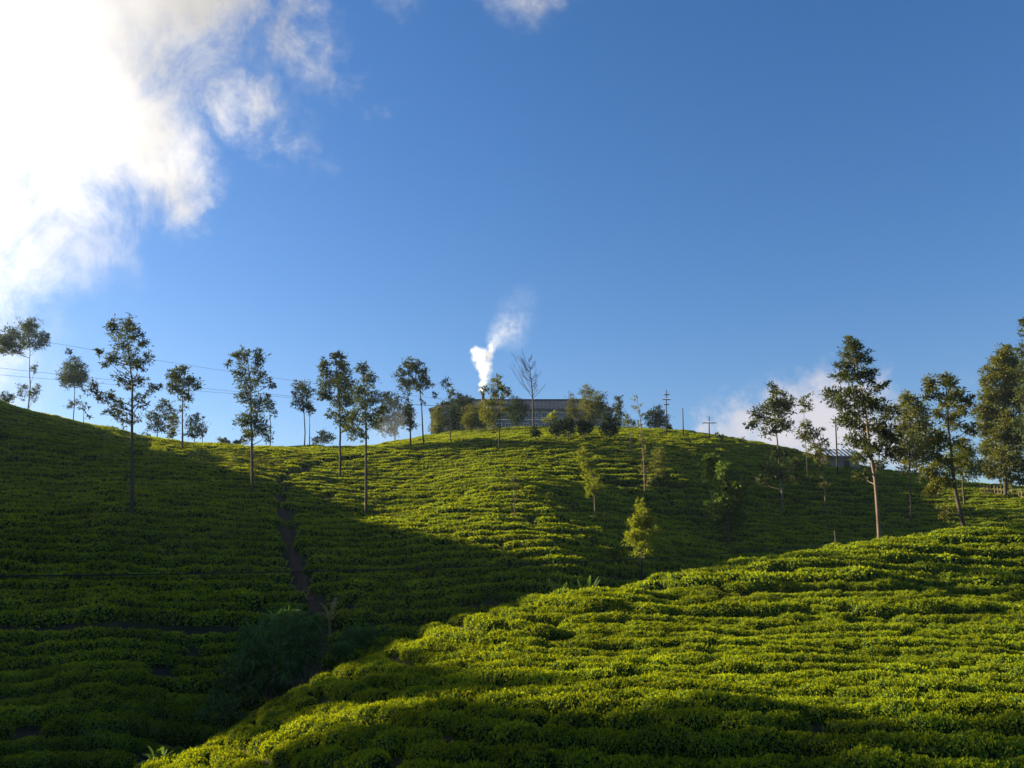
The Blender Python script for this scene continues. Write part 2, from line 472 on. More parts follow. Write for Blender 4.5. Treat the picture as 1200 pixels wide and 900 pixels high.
# ------------------------------------------------------------------ tea
def tea_shape(name, n_leaf, ln, wd, seed, core_scale=0.88, a=0.92, b=0.70, h=0.54):
    r = np.random.default_rng(seed)
    p = 3.0
    ph = r.random(6) * 6.28
    def radius(d):
        rr = (np.abs(d[:, 0] / a) ** p + np.abs(d[:, 1] / b) ** p + np.abs(d[:, 2] / h) ** p) ** (-1 / p)
        lump = 1 + 0.07 * np.sin(4 * d[:, 0] * 2 + ph[0]) * np.sin(5 * d[:, 1] + ph[1]) + 0.06 * np.sin(9 * d[:, 0] + ph[2]) * np.sin(8 * d[:, 1] + ph[3]) + 0.04 * np.sin(7 * d[:, 2] + ph[4]) + 0.05 * np.sin(17 * d[:, 0] + ph[5]) * np.sin(15 * d[:, 1] + ph[1]) + 0.035 * np.sin(23 * d[:, 1] + ph[0]) * np.sin(21 * d[:, 0] + ph[3])
        return rr * lump
    q = r.normal(size=(n_leaf * 2, 3)); q[:, 2] = np.abs(q[:, 2]) * 1.25 - 0.12
    d = unit(q)[:n_leaf]
    rad = radius(d)
    depth = 1 - 0.20 * r.random(n_leaf) ** 1.6
    c = d * (rad * depth)[:, None]
    c += r.normal(size=c.shape) * 0.018
    out = unit(d * np.array([0.8, 0.9, 1.0]))
    nrm = unit(out + r.normal(size=c.shape) * 0.42 + np.array([0, 0, 0.2]))
    ax = unit(np.cross(nrm, r.normal(size=c.shape)))
    # shoots of the flush stand up out of the plucking table
    shoot = (r.random(n_leaf) < 0.38) & (depth > 0.9)
    ax[shoot] = unit(out[shoot] * 0.7 + np.array([0, 0, 0.7]) + r.normal(size=(shoot.sum(), 3)) * 0.5)
    nrm[shoot] = unit(np.cross(ax[shoot], r.normal(size=(shoot.sum(), 3))))
    c[shoot] += out[shoot] * 0.035
    L = ln * (0.7 + 0.6 * r.random(n_leaf)); Wd = wd * (0.7 + 0.6 * r.random(n_leaf))
    v, f = leaf_arrays(c, ax, nrm, L, Wd)
    tint = np.clip(0.12 + 0.38 * r.random(n_leaf), 0, 1)
    tint[shoot] = 0.55 + 0.45 * r.random(shoot.sum())
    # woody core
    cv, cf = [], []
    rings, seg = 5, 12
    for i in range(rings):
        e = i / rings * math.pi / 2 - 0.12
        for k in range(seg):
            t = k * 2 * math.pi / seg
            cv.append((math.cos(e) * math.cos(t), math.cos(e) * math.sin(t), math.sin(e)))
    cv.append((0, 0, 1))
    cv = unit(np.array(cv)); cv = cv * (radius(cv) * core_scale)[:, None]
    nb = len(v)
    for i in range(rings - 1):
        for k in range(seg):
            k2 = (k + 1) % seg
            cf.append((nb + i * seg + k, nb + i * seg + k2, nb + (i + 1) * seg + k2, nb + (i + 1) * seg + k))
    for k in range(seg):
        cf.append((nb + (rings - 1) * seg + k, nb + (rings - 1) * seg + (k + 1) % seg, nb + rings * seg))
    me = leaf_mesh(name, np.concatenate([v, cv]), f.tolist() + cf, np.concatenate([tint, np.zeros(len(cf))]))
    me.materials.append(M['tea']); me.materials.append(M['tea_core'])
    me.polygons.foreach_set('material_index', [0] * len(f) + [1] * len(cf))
    return me

NEAR_SHAPES = [tea_shape('tea_bush', 2300, 0.092, 0.052, 100 + i) for i in range(6)]
FAR_SHAPES = [tea_shape('tea_bush_far', 620, 0.16, 0.092, 200 + i, a=0.98, b=0.72, h=0.56) for i in range(6)]

_gzx = np.gradient(_GZ, axis=1); _gzy = np.gradient(_GZ, axis=0)
def _blur(a, k):
    for _ in range(k):
        a = (a + np.roll(a, 1, 0) + np.roll(a, -1, 0) + np.roll(a, 1, 1) + np.roll(a, -1, 1)) / 5
    return a
_sx, _sy = _blur(_gzx, 14), _blur(_gzy, 14)

def along(x, y):
    """Direction of the planting row at a place: along the contour."""
    i = min(max(int(x - _gx0 + 0.5), 0), 399); j = min(max(int(y - _gy0 + 0.5), 0), 299)
    gx, gy = _sx[j, i], _sy[j, i] + 0.06
    l = math.hypot(gx, gy) + 1e-6
    return gy / l, -gx / l

_NR = _near(_GX, _GY) > _far(_GX, _GY)
def on_near(x, y):
    return bool(_NR[min(max(int(y - _gy0 + 0.5), 0), 300), min(max(int(x - _gx0 + 0.5), 0), 400)])

def in_view(x, y, z, mx=0.06, my=0.04):
    f = y * CT + z * ST
    if f < 3:
        return False
    u = x / f; v = (-y * ST + z * CT) / f
    return abs(u) < 0.6 * (1 + mx) + 2.5 / f and -0.45 * (1 + my) - 2.0 / f < v < 0.5

def plant_rows():
    cell = 1.5
    occ = {}
    path_cells = {}
    for x, y in PATH_XY:
        path_cells.setdefault((int(x // 1), int(y // 1)), []).append((x, y))
    def near_path(x, y, d):
        i, j = int(x // 1), int(y // 1)
        for a in (i - 1, i, i + 1):
            for b in (j - 1, j, j + 1):
                for q in path_cells.get((a, b), ()):
                    if (q[0] - x) ** 2 + (q[1] - y) ** 2 < d * d:
                        return True
        return False
    def pitch(x, y):
        # rows on the near hill stand a little closer
        return 1.0 if on_near(x, y) else 1.42
    def free(x, y, d, own):
        i, j = int(x // cell), int(y // cell)
        for a in (i - 1, i, i + 1):
            for b in (j - 1, j, j + 1):
                for qx, qy, q in occ.get((a, b), ()):
                    if q != own and (qx - x) ** 2 + (qy - y) ** 2 < d * d:
                        return False
        return True
    def ok(x, y):
        if y < 7 or y > 168 or abs(x) > 118:
            return False
        z = grid_z(x, y)
        return in_view(x, y, z + 0.5, 0.1, 0.1)
    from collections import deque
    queue = deque([(0.0, 30.0), (10.0, 24.0), (-30.0, 60.0), (0.0, 90.0), (40.0, 90.0), (30.0, 45.0)])
    rows = []
    own = 0
    pr = random.Random(3)
    while queue:
        sx, sy = queue.popleft()
        d = pitch(sx, sy)
        if not ok(sx, sy) or not free(sx, sy, d * 0.96, -1):
            continue
        own += 1
        halves = []
        gap = [1.42 if pr.random() < 0.17 else 1.0 for _ in range(2)]   # now and then a wider lane is left for the pluckers
        for sgn in (1, -1):
            x, y, line = sx, sy, []
            for k in range(400):
                tx, ty = along(x, y)
                x2, y2 = x + sgn * tx * 0.5, y + sgn * ty * 0.5
                if not ok(x2, y2) or not free(x2, y2, pitch(x2, y2) * 0.74, own):
                    break
                x, y = x2, y2
                line.append((x, y))
            halves.append(line)
        line = halves[1][::-1] + [(sx, sy)] + halves[0]
        for i, (x, y) in enumerate(line):
            occ.setdefault((int(x // cell), int(y // cell)), []).append((x, y, own))
            if i % 4 == 0:
                tx, ty = along(x, y)
                w = pitch(x, y)
                queue.append((x - ty * w * gap[0], y + tx * w * gap[0])); queue.append((x + ty * w * gap[1], y - tx * w * gap[1]))
        rows.append(line)
    out = []
    for line in rows:
        if len(line) < 2:
            continue
        L = np.array(line)
        if len(L) < 4 and pr.random() < 0.5:
            continue
        s, total = pr.random() * 0.8, 0.5 * (len(L) - 1)
        big = (0.9 + 0.2 * pr.random()) * (0.74 if on_near(*L[len(L) // 2]) else 0.97)
        while s < total:
            k = s / 0.5; i = int(k); a = k - i
            i2 = min(i + 1, len(L) - 1)
            x, y = L[i] * (1 - a) + L[i2] * a
            tx, ty = along(x, y)
            j = pr.gauss(0, 0.14 if on_near(x, y) else 0.07)
            x, y = x - ty * j, y + tx * j
            sc = big * (0.82 + 0.36 * pr.random())
            if not near_path(x, y, 0.82) and pr.random() > 0.03:
                out.append((x, y, tx, ty, sc))
            s += (1.02 + 0.45 * pr.random()) * sc
    return out

def place_tea():
    bushes = plant_rows()
    B = np.array(bushes)
    # the gully bottom between the hills is left to scrub and bare soil
    fa, ne = _far(B[:, 0], B[:, 1]), _near(B[:, 0], B[:, 1])
    wet = (np.abs(fa - ne) < 0.9) & (B[:, 1] > 24) & (B[:, 1] < 58) & (B[:, 0] < 6)
    B = B[~wet]
    x, y = B[:, 0], B[:, 1]
    z = height(x, y)
    e = 0.6
    nx = -(height(x + e, y) - height(x - e, y)) / (2 * e); ny = -(height(x, y + e) - height(x, y - e)) / (2 * e)
    nrm = unit(np.stack([nx * 0.75, ny * 0.75, np.ones_like(nx)], 1))
    r = np.random.default_rng(5)
    mats = []
    for i in range(len(B)):
        n = Vector(nrm[i]); t = Vector((B[i, 2], B[i, 3], 0))
        if r.random() < 0.5:
            t = -t
        t = (t - n * t.dot(n)).normalized()
        mats.append(Matrix((t, n.cross(t), n)).transposed())
    scl = np.stack([B[:, 4] * (0.95 + 0.25 * r.random(len(B))), B[:, 4] * (0.92 + 0.2 * r.random(len(B))), B[:, 4] * (0.92 + 0.18 * r.random(len(B)))], 1)
    seen = np.array([in_view(a, b, c + 0.4, 0.0, 0.0) for a, b, c in zip(x, y, z)])
    order = np.argsort(np.where(seen & (z < 8), np.hypot(x, y), 1e9))
    single = set(order[:300].tolist())
    near_limit = 44.0
    for k in order[:300]:
        k = int(k)
        o = bpy.data.objects.new('tea_bush', NEAR_SHAPES[int(r.integers(6))])
        col.objects.link(o)
        o.matrix_world = Matrix.Translation((x[k], y[k], z[k] - 0.04)) @ mats[k].to_4x4() @ Matrix.Diagonal((*scl[k], 1))
        tag(o, 'small clipped tea bush on the lower face of the near hill', 'tea bush', 'tea bushes on the lower face of the near hill')
    rest = [i for i in range(len(B)) if i not in single]
    var = bpy.data.collections.new('tea_shapes')
    for i, me in enumerate(NEAR_SHAPES + FAR_SHAPES):
        var.objects.link(bpy.data.objects.new('tea_shape_%02d' % i, me))
    me = bpy.data.meshes.new('tea_bushes')
    me.from_pydata([(x[i], y[i], z[i] - 0.04) for i in rest], [], [])
    rot = np.array([tuple(mats[i].to_euler()) for i in rest], np.float32)
    kind = np.array([int(r.integers(6)) + (0 if y[i] < near_limit else 6) for i in rest], np.int32)
    me.attributes.new('rot', 'FLOAT_VECTOR', 'POINT').data.foreach_set('vector', rot.ravel())
    me.attributes.new('scl', 'FLOAT_VECTOR', 'POINT').data.foreach_set('vector', scl[rest].astype(np.float32).ravel())
    me.attributes.new('variant', 'INT', 'POINT').data.foreach_set('value', kind)
    o = tag(link('tea_bushes', me), 'rows of clipped tea bushes carpeting the hillsides', 'tea bushes', kind='stuff')
    ng = bpy.data.node_groups.new('tea_rows', 'GeometryNodeTree')
    ng.interface.new_socket('Geometry', in_out='INPUT', socket_type='NodeSocketGeometry')
    ng.interface.new_socket('Geometry', in_out='OUTPUT', socket_type='NodeSocketGeometry')
    gi, go = ng.nodes.new('NodeGroupInput'), ng.nodes.new('NodeGroupOutput')
    ip = ng.nodes.new('GeometryNodeInstanceOnPoints')
    ci = ng.nodes.new('GeometryNodeCollectionInfo')
    ci.inputs['Collection'].default_value = var
    ci.inputs['Separate Children'].default_value = True
    ci.inputs['Reset Children'].default_value = True
    ip.inputs['Pick Instance'].default_value = True
    def named(nm, dt):
        a = ng.nodes.new('GeometryNodeInputNamedAttribute'); a.data_type = dt; a.inputs['Name'].default_value = nm
        return a.outputs['Attribute']
    lk = ng.links.new
    lk(gi.outputs[0], ip.inputs['Points']); lk(ci.outputs[0], ip.inputs['Instance'])
    lk(named('variant', 'INT'), ip.inputs['Instance Index']); lk(named('rot', 'FLOAT_VECTOR'), ip.inputs['Rotation']); lk(named('scl', 'FLOAT_VECTOR'), ip.inputs['Scale'])
    lk(ip.outputs[0], go.inputs[0])
    o.modifiers.new('tea_rows', 'NODES').node_group = ng
    print('TEA', len(B), 'rest', len(rest))
place_tea()
# ------------------------------------------------------------------ trees
def lerp_path(pts, t):
    """Point at fraction t of a polyline given by its points (by vertical order)."""
    k = t * (len(pts) - 1); i = min(int(k), len(pts) - 2); a = k - i
    return pts[i] * (1 - a) + pts[i + 1] * a

def tree(name, label, cat, base, trunk, blobs, leaf='grevillea', bark='bark', r0=0.16, Y=None, dens=1.5, ll=0.28, lw=0.10, seed=0,
         group=None, droop=0.0, bare=0.0, depth=1.0, extra=1.0, limbs=True):
    """base and trunk are places in the photograph; blobs are clumps of the crown (px, py, rx, ry[, density]).
    Each clump gets its own place in depth, so the crown is a round body and not a card."""
    r = np.random.default_rng(1000 + seed)
    if Y is None:
        bx, by, bz = hit(*base)
    else:
        bx, by = at(base[0], base[1], Y)[0], Y
        bz = ground(bx, by)
    bz -= 0.08
    O = np.array([bx, by, bz])
    root = empty(name, O, label, cat, group)
    def P(px, py, dy=0.0):
        return np.array(at(px, py, by + dy)) - O
    if by > 95 and ll < 0.3:
        ll, lw = ll * 1.3, lw * 1.35      # far crowns: sprays rather than single leaves
    m = by / 1000.0 * 1.03            # metres per photograph pixel here
    tp = [np.zeros(3)] + [P(px, py) for px, py in trunk]
    if tp[1][2] < 0.3:
        tp = [tp[0]] + tp[2:]
    tp = np.array(tp)
    # resample the trunk finely with a little wander
    d = np.concatenate([[0], np.cumsum(np.linalg.norm(np.diff(tp, axis=0), axis=1))])
    ns = max(7, int(d[-1] / 0.8))
    s = np.linspace(0, d[-1], ns)
    tr = np.stack([np.interp(s, d, tp[:, k]) for k in range(3)], 1)
    wob = np.cumsum(r.normal(size=(ns, 3)), 0) * 0.035 * np.array([1, 1, 0]); wob -= np.linspace(0, 1, ns)[:, None] * wob[-1]
    tr = tr + wob * np.linspace(0, 1, ns)[:, None] ** 0.5
    rad = r0 * (1 - 0.86 * np.linspace(0, 1, ns) ** 1.1); rad[0] *= 1.35
    wood = MB(); wood.tube(tr, rad, 8)
    H = tr[-1, 2]
    cx = np.mean([b[0] for b in blobs]) if blobs else base[0]
    half = (max([abs(b[0] - cx) + b[2] for b in blobs]) if blobs else 5) * m * depth
    C, AX, NR, TI, LL = [], [], [], [], []
    for b in blobs:
        px, py, rx, ry = b[:4]
        bd = b[4] if len(b) > 4 else 1.0
        rxm, rym = rx * m, ry * m
        off = abs(px - cx) * m
        room = math.sqrt(max(half * half - off * off, 0.0))
        dy = float(r.uniform(-0.75, 0.75)) * max(room - rxm * 0.5, 0.0)
        c = P(px, py, dy)
        rdm = max(rxm * 0.95, min(rym, rxm * 1.3) * 0.8)
        # limb from the trunk
        horiz = math.hypot(c[0] - np.interp(c[2], tr[:, 2], tr[:, 0]), c[1] - np.interp(c[2], tr[:, 2], tr[:, 1]))
        z0 = float(np.clip(c[2] - 0.45 * horiz - 0.3 * rym, 0.12 * H, H * 0.985))
        q = np.array([np.interp(z0, tr[:, 2], tr[:, k]) for k in range(3)])
        if limbs and (horiz > 0.25 or True):
            mid = q * 0.45 + c * 0.55 + np.array([0, 0, -0.08 * horiz - droop * 0.1])
            rb = float(np.interp(z0, tr[:, 2], rad)) * 0.42 + 0.012
            pts = np.array([q, q * 0.7 + mid * 0.3 + [0, 0, 0.02], mid, c])
            wood.tube(pts, np.linspace(rb, 0.016, 4), 5, cap=False)
        area = math.pi * rxm * rym
        nleaf = 2.6 * dens * bd * extra * area / (ll * lw * 0.5)
        ncl = max(3, int(nleaf / 15))
        # clusters spread through the clump, thinner in its middle
        u = unit(r.normal(size=(ncl, 3)))
        rr = r.random(ncl) ** 0.42 * np.where(r.random(ncl) < 0.16, 1.32, 1.0)
        cc = c + u * rr[:, None] * np.array([rxm, rdm, rym])
        # gaps: whole pockets of the clump carry no twigs
        fq = 2.6 / max(rxm, rym, 0.5)
        hole = np.sin(cc[:, 0] * fq * 1.7 + seed) * np.sin(cc[:, 2] * fq * 2.1 + seed * 1.7) + np.sin(cc[:, 1] * fq * 1.9 + 2.1 * seed) * 0.6
        cc = cc[hole > -0.42]; u = u[hole > -0.42]; ncl = len(cc)
        if not ncl:
            continue
        for k in range(min(ncl, 9)):
            e = cc[k]
            wood.tube(np.array([c, c * 0.5 + e * 0.5 + r.normal(size=3) * 0.06, e]), [0.018, 0.012, 0.006], 3, cap=False)
        csz = float(np.clip(0.30 * min(rxm, rym) + 0.08, 0.16, 0.5)) * (0.6 + 0.9 * np.repeat(r.random(ncl), 15))[:, None]
        n_in = 15
        base_c = np.repeat(cc, n_in, 0)
        v = r.normal(size=(ncl * n_in, 3))
        pos = base_c + v * csz * np.array([0.62, 0.62, 0.42])
        ax = unit(v * 0.8 + np.repeat(u, n_in, 0) * 0.6 + np.array([0, 0, 0.15 - droop]) + r.normal(size=pos.shape) * 0.35)
        nr = unit(np.array([0, 0, 1.0]) + r.normal(size=pos.shape) * 0.75)
        C.append(pos); AX.append(ax); NR.append(nr)
        ct = np.repeat(r.random(ncl), n_in)
        TI.append(np.clip(0.55 * ct + 0.45 * r.random(len(pos)), 0, 1))
        LL.append(ll * (0.6 + 0.8 * r.random(len(pos))))
    wood.build('trunk', M[bark], root, True)
    if C:
        C = np.concatenate(C); LL = np.concatenate(LL)
        v, f = leaf_arrays(C, np.concatenate(AX), np.concatenate(NR), LL, LL * lw / ll)
        link('crown', leaf_mesh('crown', v, f, np.concatenate(TI)), M[leaf], root)
    return root

G_CREST = None
# ---- trees along the crest of the shaded hill
tree('silver_oak_tree', 'dark flat-topped tree with long bare trunk on the shaded crest', 'tree', (35, 480), [(35.5, 455), (34, 430), (35, 412), (33, 385)],
     [(32, 392, 14, 18), (36, 380, 8, 9), (11, 397, 11, 14), (4, 403, 9, 12), (16, 410, 14, 6), (48, 400, 8, 10), (53, 394, 4, 7), (41, 433, 5, 5, .6), (26, 457, 6, 10, .8), (41, 460, 6, 10, .8)], dens=2.0, r0=0.17, seed=1)
tree('bush', 'small round bush on the shaded crest beside the flat-topped tree', 'bush', (9, 474), [(9, 468), (9, 463)], [(9, 465, 7, 6), (6, 468, 5, 4), (13, 468, 5, 4)], dens=1.6, r0=0.05, seed=2, bark='bark')
tree('silver_oak_tree', 'slim dark tree with pointed tip next to the flat-topped crest tree', 'tree', (88, 495), [(88, 475), (88, 455), (86, 430), (81, 408)],
     [(86, 432, 13, 15), (84, 445, 14, 12), (92, 440, 9, 14), (81, 412, 3, 6, .7), (76, 447, 5, 9, .8), (97, 443, 6, 9), (83, 474, 4, 7, .6), (92, 470, 4, 6, .5)], dens=1.7, r0=0.13, seed=3)
tree('sapling', 'thin sapling beneath the pointed crest tree', 'sapling', (98, 499), [(98, 485), (98, 470)], [(96, 478, 4, 6, .6), (101, 474, 4, 7, .6), (104, 488, 3, 4, .5)], dens=1.1, r0=0.05, seed=4)
tree('silver_oak_tree', 'tallest open-crowned tree rising from the middle of the shaded slope', 'tree', (155, 600), [(155, 560), (155, 520), (155, 480), (155, 450), (151, 415), (148, 378)],
     [(131, 380, 6, 10), (137, 390, 7, 8), (150, 380, 9, 11), (157, 392, 10, 11), (166, 402, 7, 10), (143, 402, 11, 10), (120, 414, 7, 6), (127, 424, 8, 6), (136, 420, 8, 8), (152, 420, 12, 12), (163, 428, 9, 8), (173, 418, 7, 8),
      (142, 444, 10, 7), (163, 446, 9, 8), (152, 452, 10, 6), (181, 455, 8, 5), (172, 462, 6, 5, .7), (107, 452, 8, 8), (114, 463, 9, 6), (126, 466, 11, 7), (140, 475, 11, 8), (163, 472, 9, 9, .6), (140, 488, 14, 6, .7), (128, 482, 9, 6, .7), (162, 489, 7, 7, .5), (150, 496, 10, 5, .5)], dens=1.5, r0=0.16, ll=0.24, lw=0.09, seed=5)
tree('light_foliage_tree', 'low sunlit spray painted pale yellow-green at the foot of the tallest open-crowned tree', 'sapling', (130, 545), [(130, 535), (131, 522)], [(126, 527, 9, 5), (136, 530, 8, 5), (131, 522, 6, 4)], leaf='yellow', dens=.8, r0=0.05, seed=6, ll=0.2)  # sunlight on low foliage, painted as a small yellow-leaved tree
tree('light_foliage_tree', 'low sunlit spray painted pale yellow-green near the slim round-headed crest tree', 'sapling', (180, 548), [(181, 538), (183, 525)], [(178, 532, 8, 5), (187, 528, 7, 5), (183, 524, 5, 4)], leaf='yellow', dens=.8, r0=0.05, seed=7, ll=0.2)  # another sunlit spray, its light put into the yellow leaf colour
tree('silver_oak_tree', 'slim round-headed tree with bare trunk on the shaded crest', 'tree', (214, 527), [(214, 500), (214, 475), (213, 455), (212, 435)],
     [(212, 443, 13, 11), (202, 449, 8, 10), (222, 450, 9, 11), (231, 455, 5, 5), (208, 458, 9, 8), (217, 466, 8, 7), (213, 434, 7, 5), (214, 478, 5, 5, .5)], dens=1.8, r0=0.12, seed=8)
tree('bushy_tree', 'dark low bushy tree behind the crest beside the slim round-headed tree', 'tree', (184, 517), [(184, 508), (185, 495), (190, 475)], [(185, 497, 12, 10), (192, 475, 10, 9, .8), (180, 488, 7, 7), (196, 485, 8, 8)], Y=135, dens=1.6, r0=0.12, seed=9)
tree('bushy_tree', 'olive narrow tree behind the crest touching the dark low bushy tree', 'tree', (203, 520), [(203, 505), (203, 490)], [(203, 498, 7, 12), (204, 488, 5, 7), (200, 508, 6, 7)], leaf='olive', Y=138, dens=1.5, r0=0.09, seed=10)
tree('bushy_tree', 'round grey-green tree behind the crest dip', 'tree', (228, 522), [(228, 512), (228, 495), (229, 488)], [(228, 498, 10, 11), (224, 508, 7, 7), (234, 506, 6, 8), (229, 489, 6, 5)], Y=138, dens=1.5, r0=0.1, seed=11)
tree('sapling', 'thin bare-stemmed tree against the round grey-green tree', 'tree', (238, 522), [(238, 505), (237, 485)], [(238, 490, 3, 5, .6), (241, 505, 5, 7, .6)], Y=134, dens=1.1, r0=0.07, seed=12)
for i, (px, py, rx, ry, lb) in enumerate([(171, 512, 5, 4, 'tiny bush on the crest under the dark bushy tree'), (261, 517, 8, 4, 'low wide dark bush in the crest dip'), (281, 518, 7, 4, 'low wide bush in the crest dip beside the leafy double-topped tree')]):
    tree('bush', lb, 'bush', (px, py + 5), [(px, py + 2), (px, py - 2)], [(px, py, rx, ry), (px - rx * .5, py + 1, rx * .6, ry * .7), (px + rx * .5, py + 1, rx * .6, ry * .8)], Y=128, dens=1.7, r0=0.05, seed=20 + i)
tree('silver_oak_tree', 'tall leafy double-topped tree beside the path head', 'tree', (296, 580), [(296, 550), (295, 520), (294, 480), (293, 445), (289, 412)],
     [(277, 417, 6, 8), (287, 418, 9, 11), (302, 420, 7, 13), (280, 436, 9, 11), (268, 424, 6, 7, .5), (303, 442, 9, 13), (290, 450, 11, 11), (316, 451, 5, 9), (286, 466, 9, 9), (302, 474, 11, 12), (295, 490, 11, 10), (284, 496, 8, 9), (306, 500, 11, 11), (290, 511, 9, 8), (313, 510, 7, 8, .7)], dens=1.7, r0=0.15, ll=0.25, seed=25)
tree('light_foliage_tree', 'sunlit spray painted in lighter leaves around the foot of the leafy double-topped tree', 'sapling', (300, 556), [(300, 545), (298, 528)], [(292, 530, 6, 10), (305, 538, 9, 6), (318, 542, 9, 5, .7), (297, 545, 7, 5)], leaf='olive', dens=.7, r0=0.05, seed=26, ll=0.2)  # lit lower spray, its brightness painted with the lighter olive leaf
tree('silver_oak_tree', 'slender grey-green tree half hidden behind the leafy double-topped tree', 'tree', (317, 522), [(317, 500), (316, 480), (316, 470)], [(316, 476, 7, 9), (314, 468, 5, 5), (320, 484, 5, 6, .7)], Y=131, dens=1.5, r0=0.1, seed=27)
tree('silver_oak_tree', 'olive twin-stemmed tree on the skyline beyond the path head', 'tree', (357, 523), [(357, 505), (356, 480), (353, 452)], [(352, 454, 9, 8), (360, 461, 9, 11), (349, 470, 8, 8), (357, 475, 8, 8), (364, 480, 5, 8, .8), (346, 460, 5, 7, .7)], leaf='grevillea', Y=127, dens=1.5, r0=0.11, seed=28)
tree('sapling', 'thin second stem close beside the olive twin-stemmed tree', 'tree', (363, 523), [(363, 505), (363, 485), (362, 475)], [(364, 482, 5, 7, .8), (361, 474, 4, 5, .8)], Y=128, dens=1.3, r0=0.09, seed=29)
tree('silver_oak_tree', 'dense broad tree with brownish foliage at the edge of the lit tea', 'tree', (399, 559), [(399, 535), (399, 505), (398, 475), (396, 445), (394, 415)],
     [(380, 430, 6, 11), (394, 420, 7, 9), (401, 434, 9, 12), (385, 446, 12, 12), (403, 452, 12, 12), (381, 464, 9, 8), (398, 470, 13, 10), (409, 468, 8, 10), (386, 486, 6, 9, .6), (402, 490, 10, 12, .7), (411, 500, 8, 10, .7)], dens=2.2, r0=0.15, ll=0.25, seed=30)
tree('silver_oak_tree', 'dark tree with long bare trunk standing at the shadow edge', 'tree', (429, 603), [(429, 575), (429, 545), (429, 515), (428, 480), (426, 455), (425, 428)],
     [(425, 431, 7, 9), (431, 445, 9, 11), (421, 460, 10, 10), (436, 464, 10, 10), (427, 474, 12, 9), (445, 482, 8, 6), (451, 477, 4, 5, .7), (415, 488, 10, 10), (431, 492, 10, 9), (440, 496, 7, 7, .7), (416, 506, 10, 8), (426, 512, 8, 6, .7)], dens=1.9, r0=0.15, ll=0.24, seed=31)
tree('silver_oak_tree', 'tall tree with a leafy skirt low on its trunk, close to a slimmer twin', 'tree', (481, 521), [(481, 500), (478, 470), (478, 445), (480, 424)], [(470, 440, 7, 11), (480, 431, 8, 11), (475, 452, 8, 9), (484, 446, 5, 8), (480, 484, 6, 11), (481, 498, 6, 10), (477, 468, 5, 6, .6)], Y=122, dens=1.8, r0=0.12, seed=32)
tree('silver_oak_tree', 'slimmer leaning tree with clean trunk beside the leafy-skirted twin', 'tree', (497, 523), [(495, 500), (494, 475), (492, 450), (489, 424)], [(489, 430, 7, 10), (496, 441, 8, 11), (492, 452, 9, 8), (502, 451, 5, 5, .8), (495, 471, 3, 5, .6)], Y=121, dens=1.7, r0=0.12, seed=33)
tree('silver_oak_tree', 'small sparse tree with crooked top at the near corner of the factory', 'tree', (528, 522), [(528, 500), (527, 475), (523, 448)], [(523, 450, 7, 6), (528, 461, 7, 6), (510, 464, 5, 4, .8), (517, 472, 6, 4, .8), (523, 474, 6, 4)], Y=122, dens=1.4, r0=0.08, seed=34)
# ---- trees fading in the mist
tree('misty_tree', 'big grey-blue tree blurred by drifting mist behind the crest', 'tree', (463, 520), [(463, 505), (462, 485), (460, 468)], [(452, 467, 10, 9), (461, 474, 13, 12), (447, 490, 12, 14), (468, 490, 12, 13), (478, 486, 8, 12), (455, 503, 13, 9)], Y=205, dens=1.9, r0=0.3, ll=0.45, lw=0.2, seed=40, leaf='dark')
tree('misty_tree', 'low grey-blue tree blurred by mist beside the brownish tree', 'tree', (380, 522), [(380, 515), (380, 507)], [(378, 511, 9, 7), (386, 514, 7, 6), (372, 516, 6, 5)], Y=205, dens=1.8, r0=0.2, ll=0.4, lw=0.2, seed=41, leaf='dark')
# ---- garden of the factory
tree('garden_tree', 'dense olive tree at the gable corner of the factory', 'tree', (514, 514), [(514, 505), (514, 485)], [(514, 490, 9, 11), (512, 502, 9, 8), (518, 498, 7, 10), (514, 481, 6, 6)], Y=165, leaf='olive', dens=1.9, r0=0.14, ll=0.34, lw=0.15, seed=42)
tree('garden_tree', 'dark broad tree in front of the factory wall', 'tree', (538, 512), [(538, 502), (537, 480)], [(537, 478, 13, 12), (531, 492, 13, 12), (545, 490, 11, 13), (538, 467, 8, 7), (547, 470, 8, 8), (535, 502, 13, 7), (550, 482, 8, 10)], Y=165, leaf='dark', dens=1.9, r0=0.16, ll=0.34, lw=0.15, seed=43)
tree('garden_tree', 'bright yellow-green tree before the dark broad factory tree', 'tree', (553, 515), [(553, 505), (553, 490)], [(552, 485, 10, 10), (558, 494, 10, 9), (549, 497, 9, 8), (564, 481, 8, 9), (566, 494, 8, 8)], Y=152, leaf='olive', dens=1.9, r0=0.1, ll=0.3, lw=0.13, seed=44)
tree('silver_oak_tree', 'tall layered tree with thin trunk standing before the smoking chimney', 'tree', (585, 552), [(585, 525), (585, 500), (584, 475), (582, 440)],
     [(582, 446, 7, 7), (589, 457, 8, 6), (576, 459, 7, 6), (568, 457, 6, 4), (595, 462, 5, 4, .8), (583, 469, 9, 7), (573, 474, 8, 8), (570, 486, 8, 9), (581, 489, 9, 10), (590, 478, 6, 7), (578, 500, 8, 6, .7)], leaf='olive', Y=112, dens=1.7, r0=0.11, seed=45)
tree('garden_tree', 'dark globe-headed tree against the middle of the factory', 'tree', (606, 508), [(606, 500), (606, 480)], [(605, 473, 10, 9), (612, 480, 8, 9), (599, 482, 8, 9), (606, 490, 10, 9)], Y=170, leaf='dark', dens=2.0, r0=0.15, ll=0.34, lw=0.15, seed=46)
tree('garden_tree', 'narrow yellow-lit tree behind the clipped globe trees', 'tree', (671, 506), [(671, 495), (671, 465)], [(671, 470, 6, 8), (670, 481, 8, 8), (672, 492, 8, 8)], Y=170, leaf='olive', dens=1.8, r0=0.12, ll=0.34, lw=0.15, seed=47)
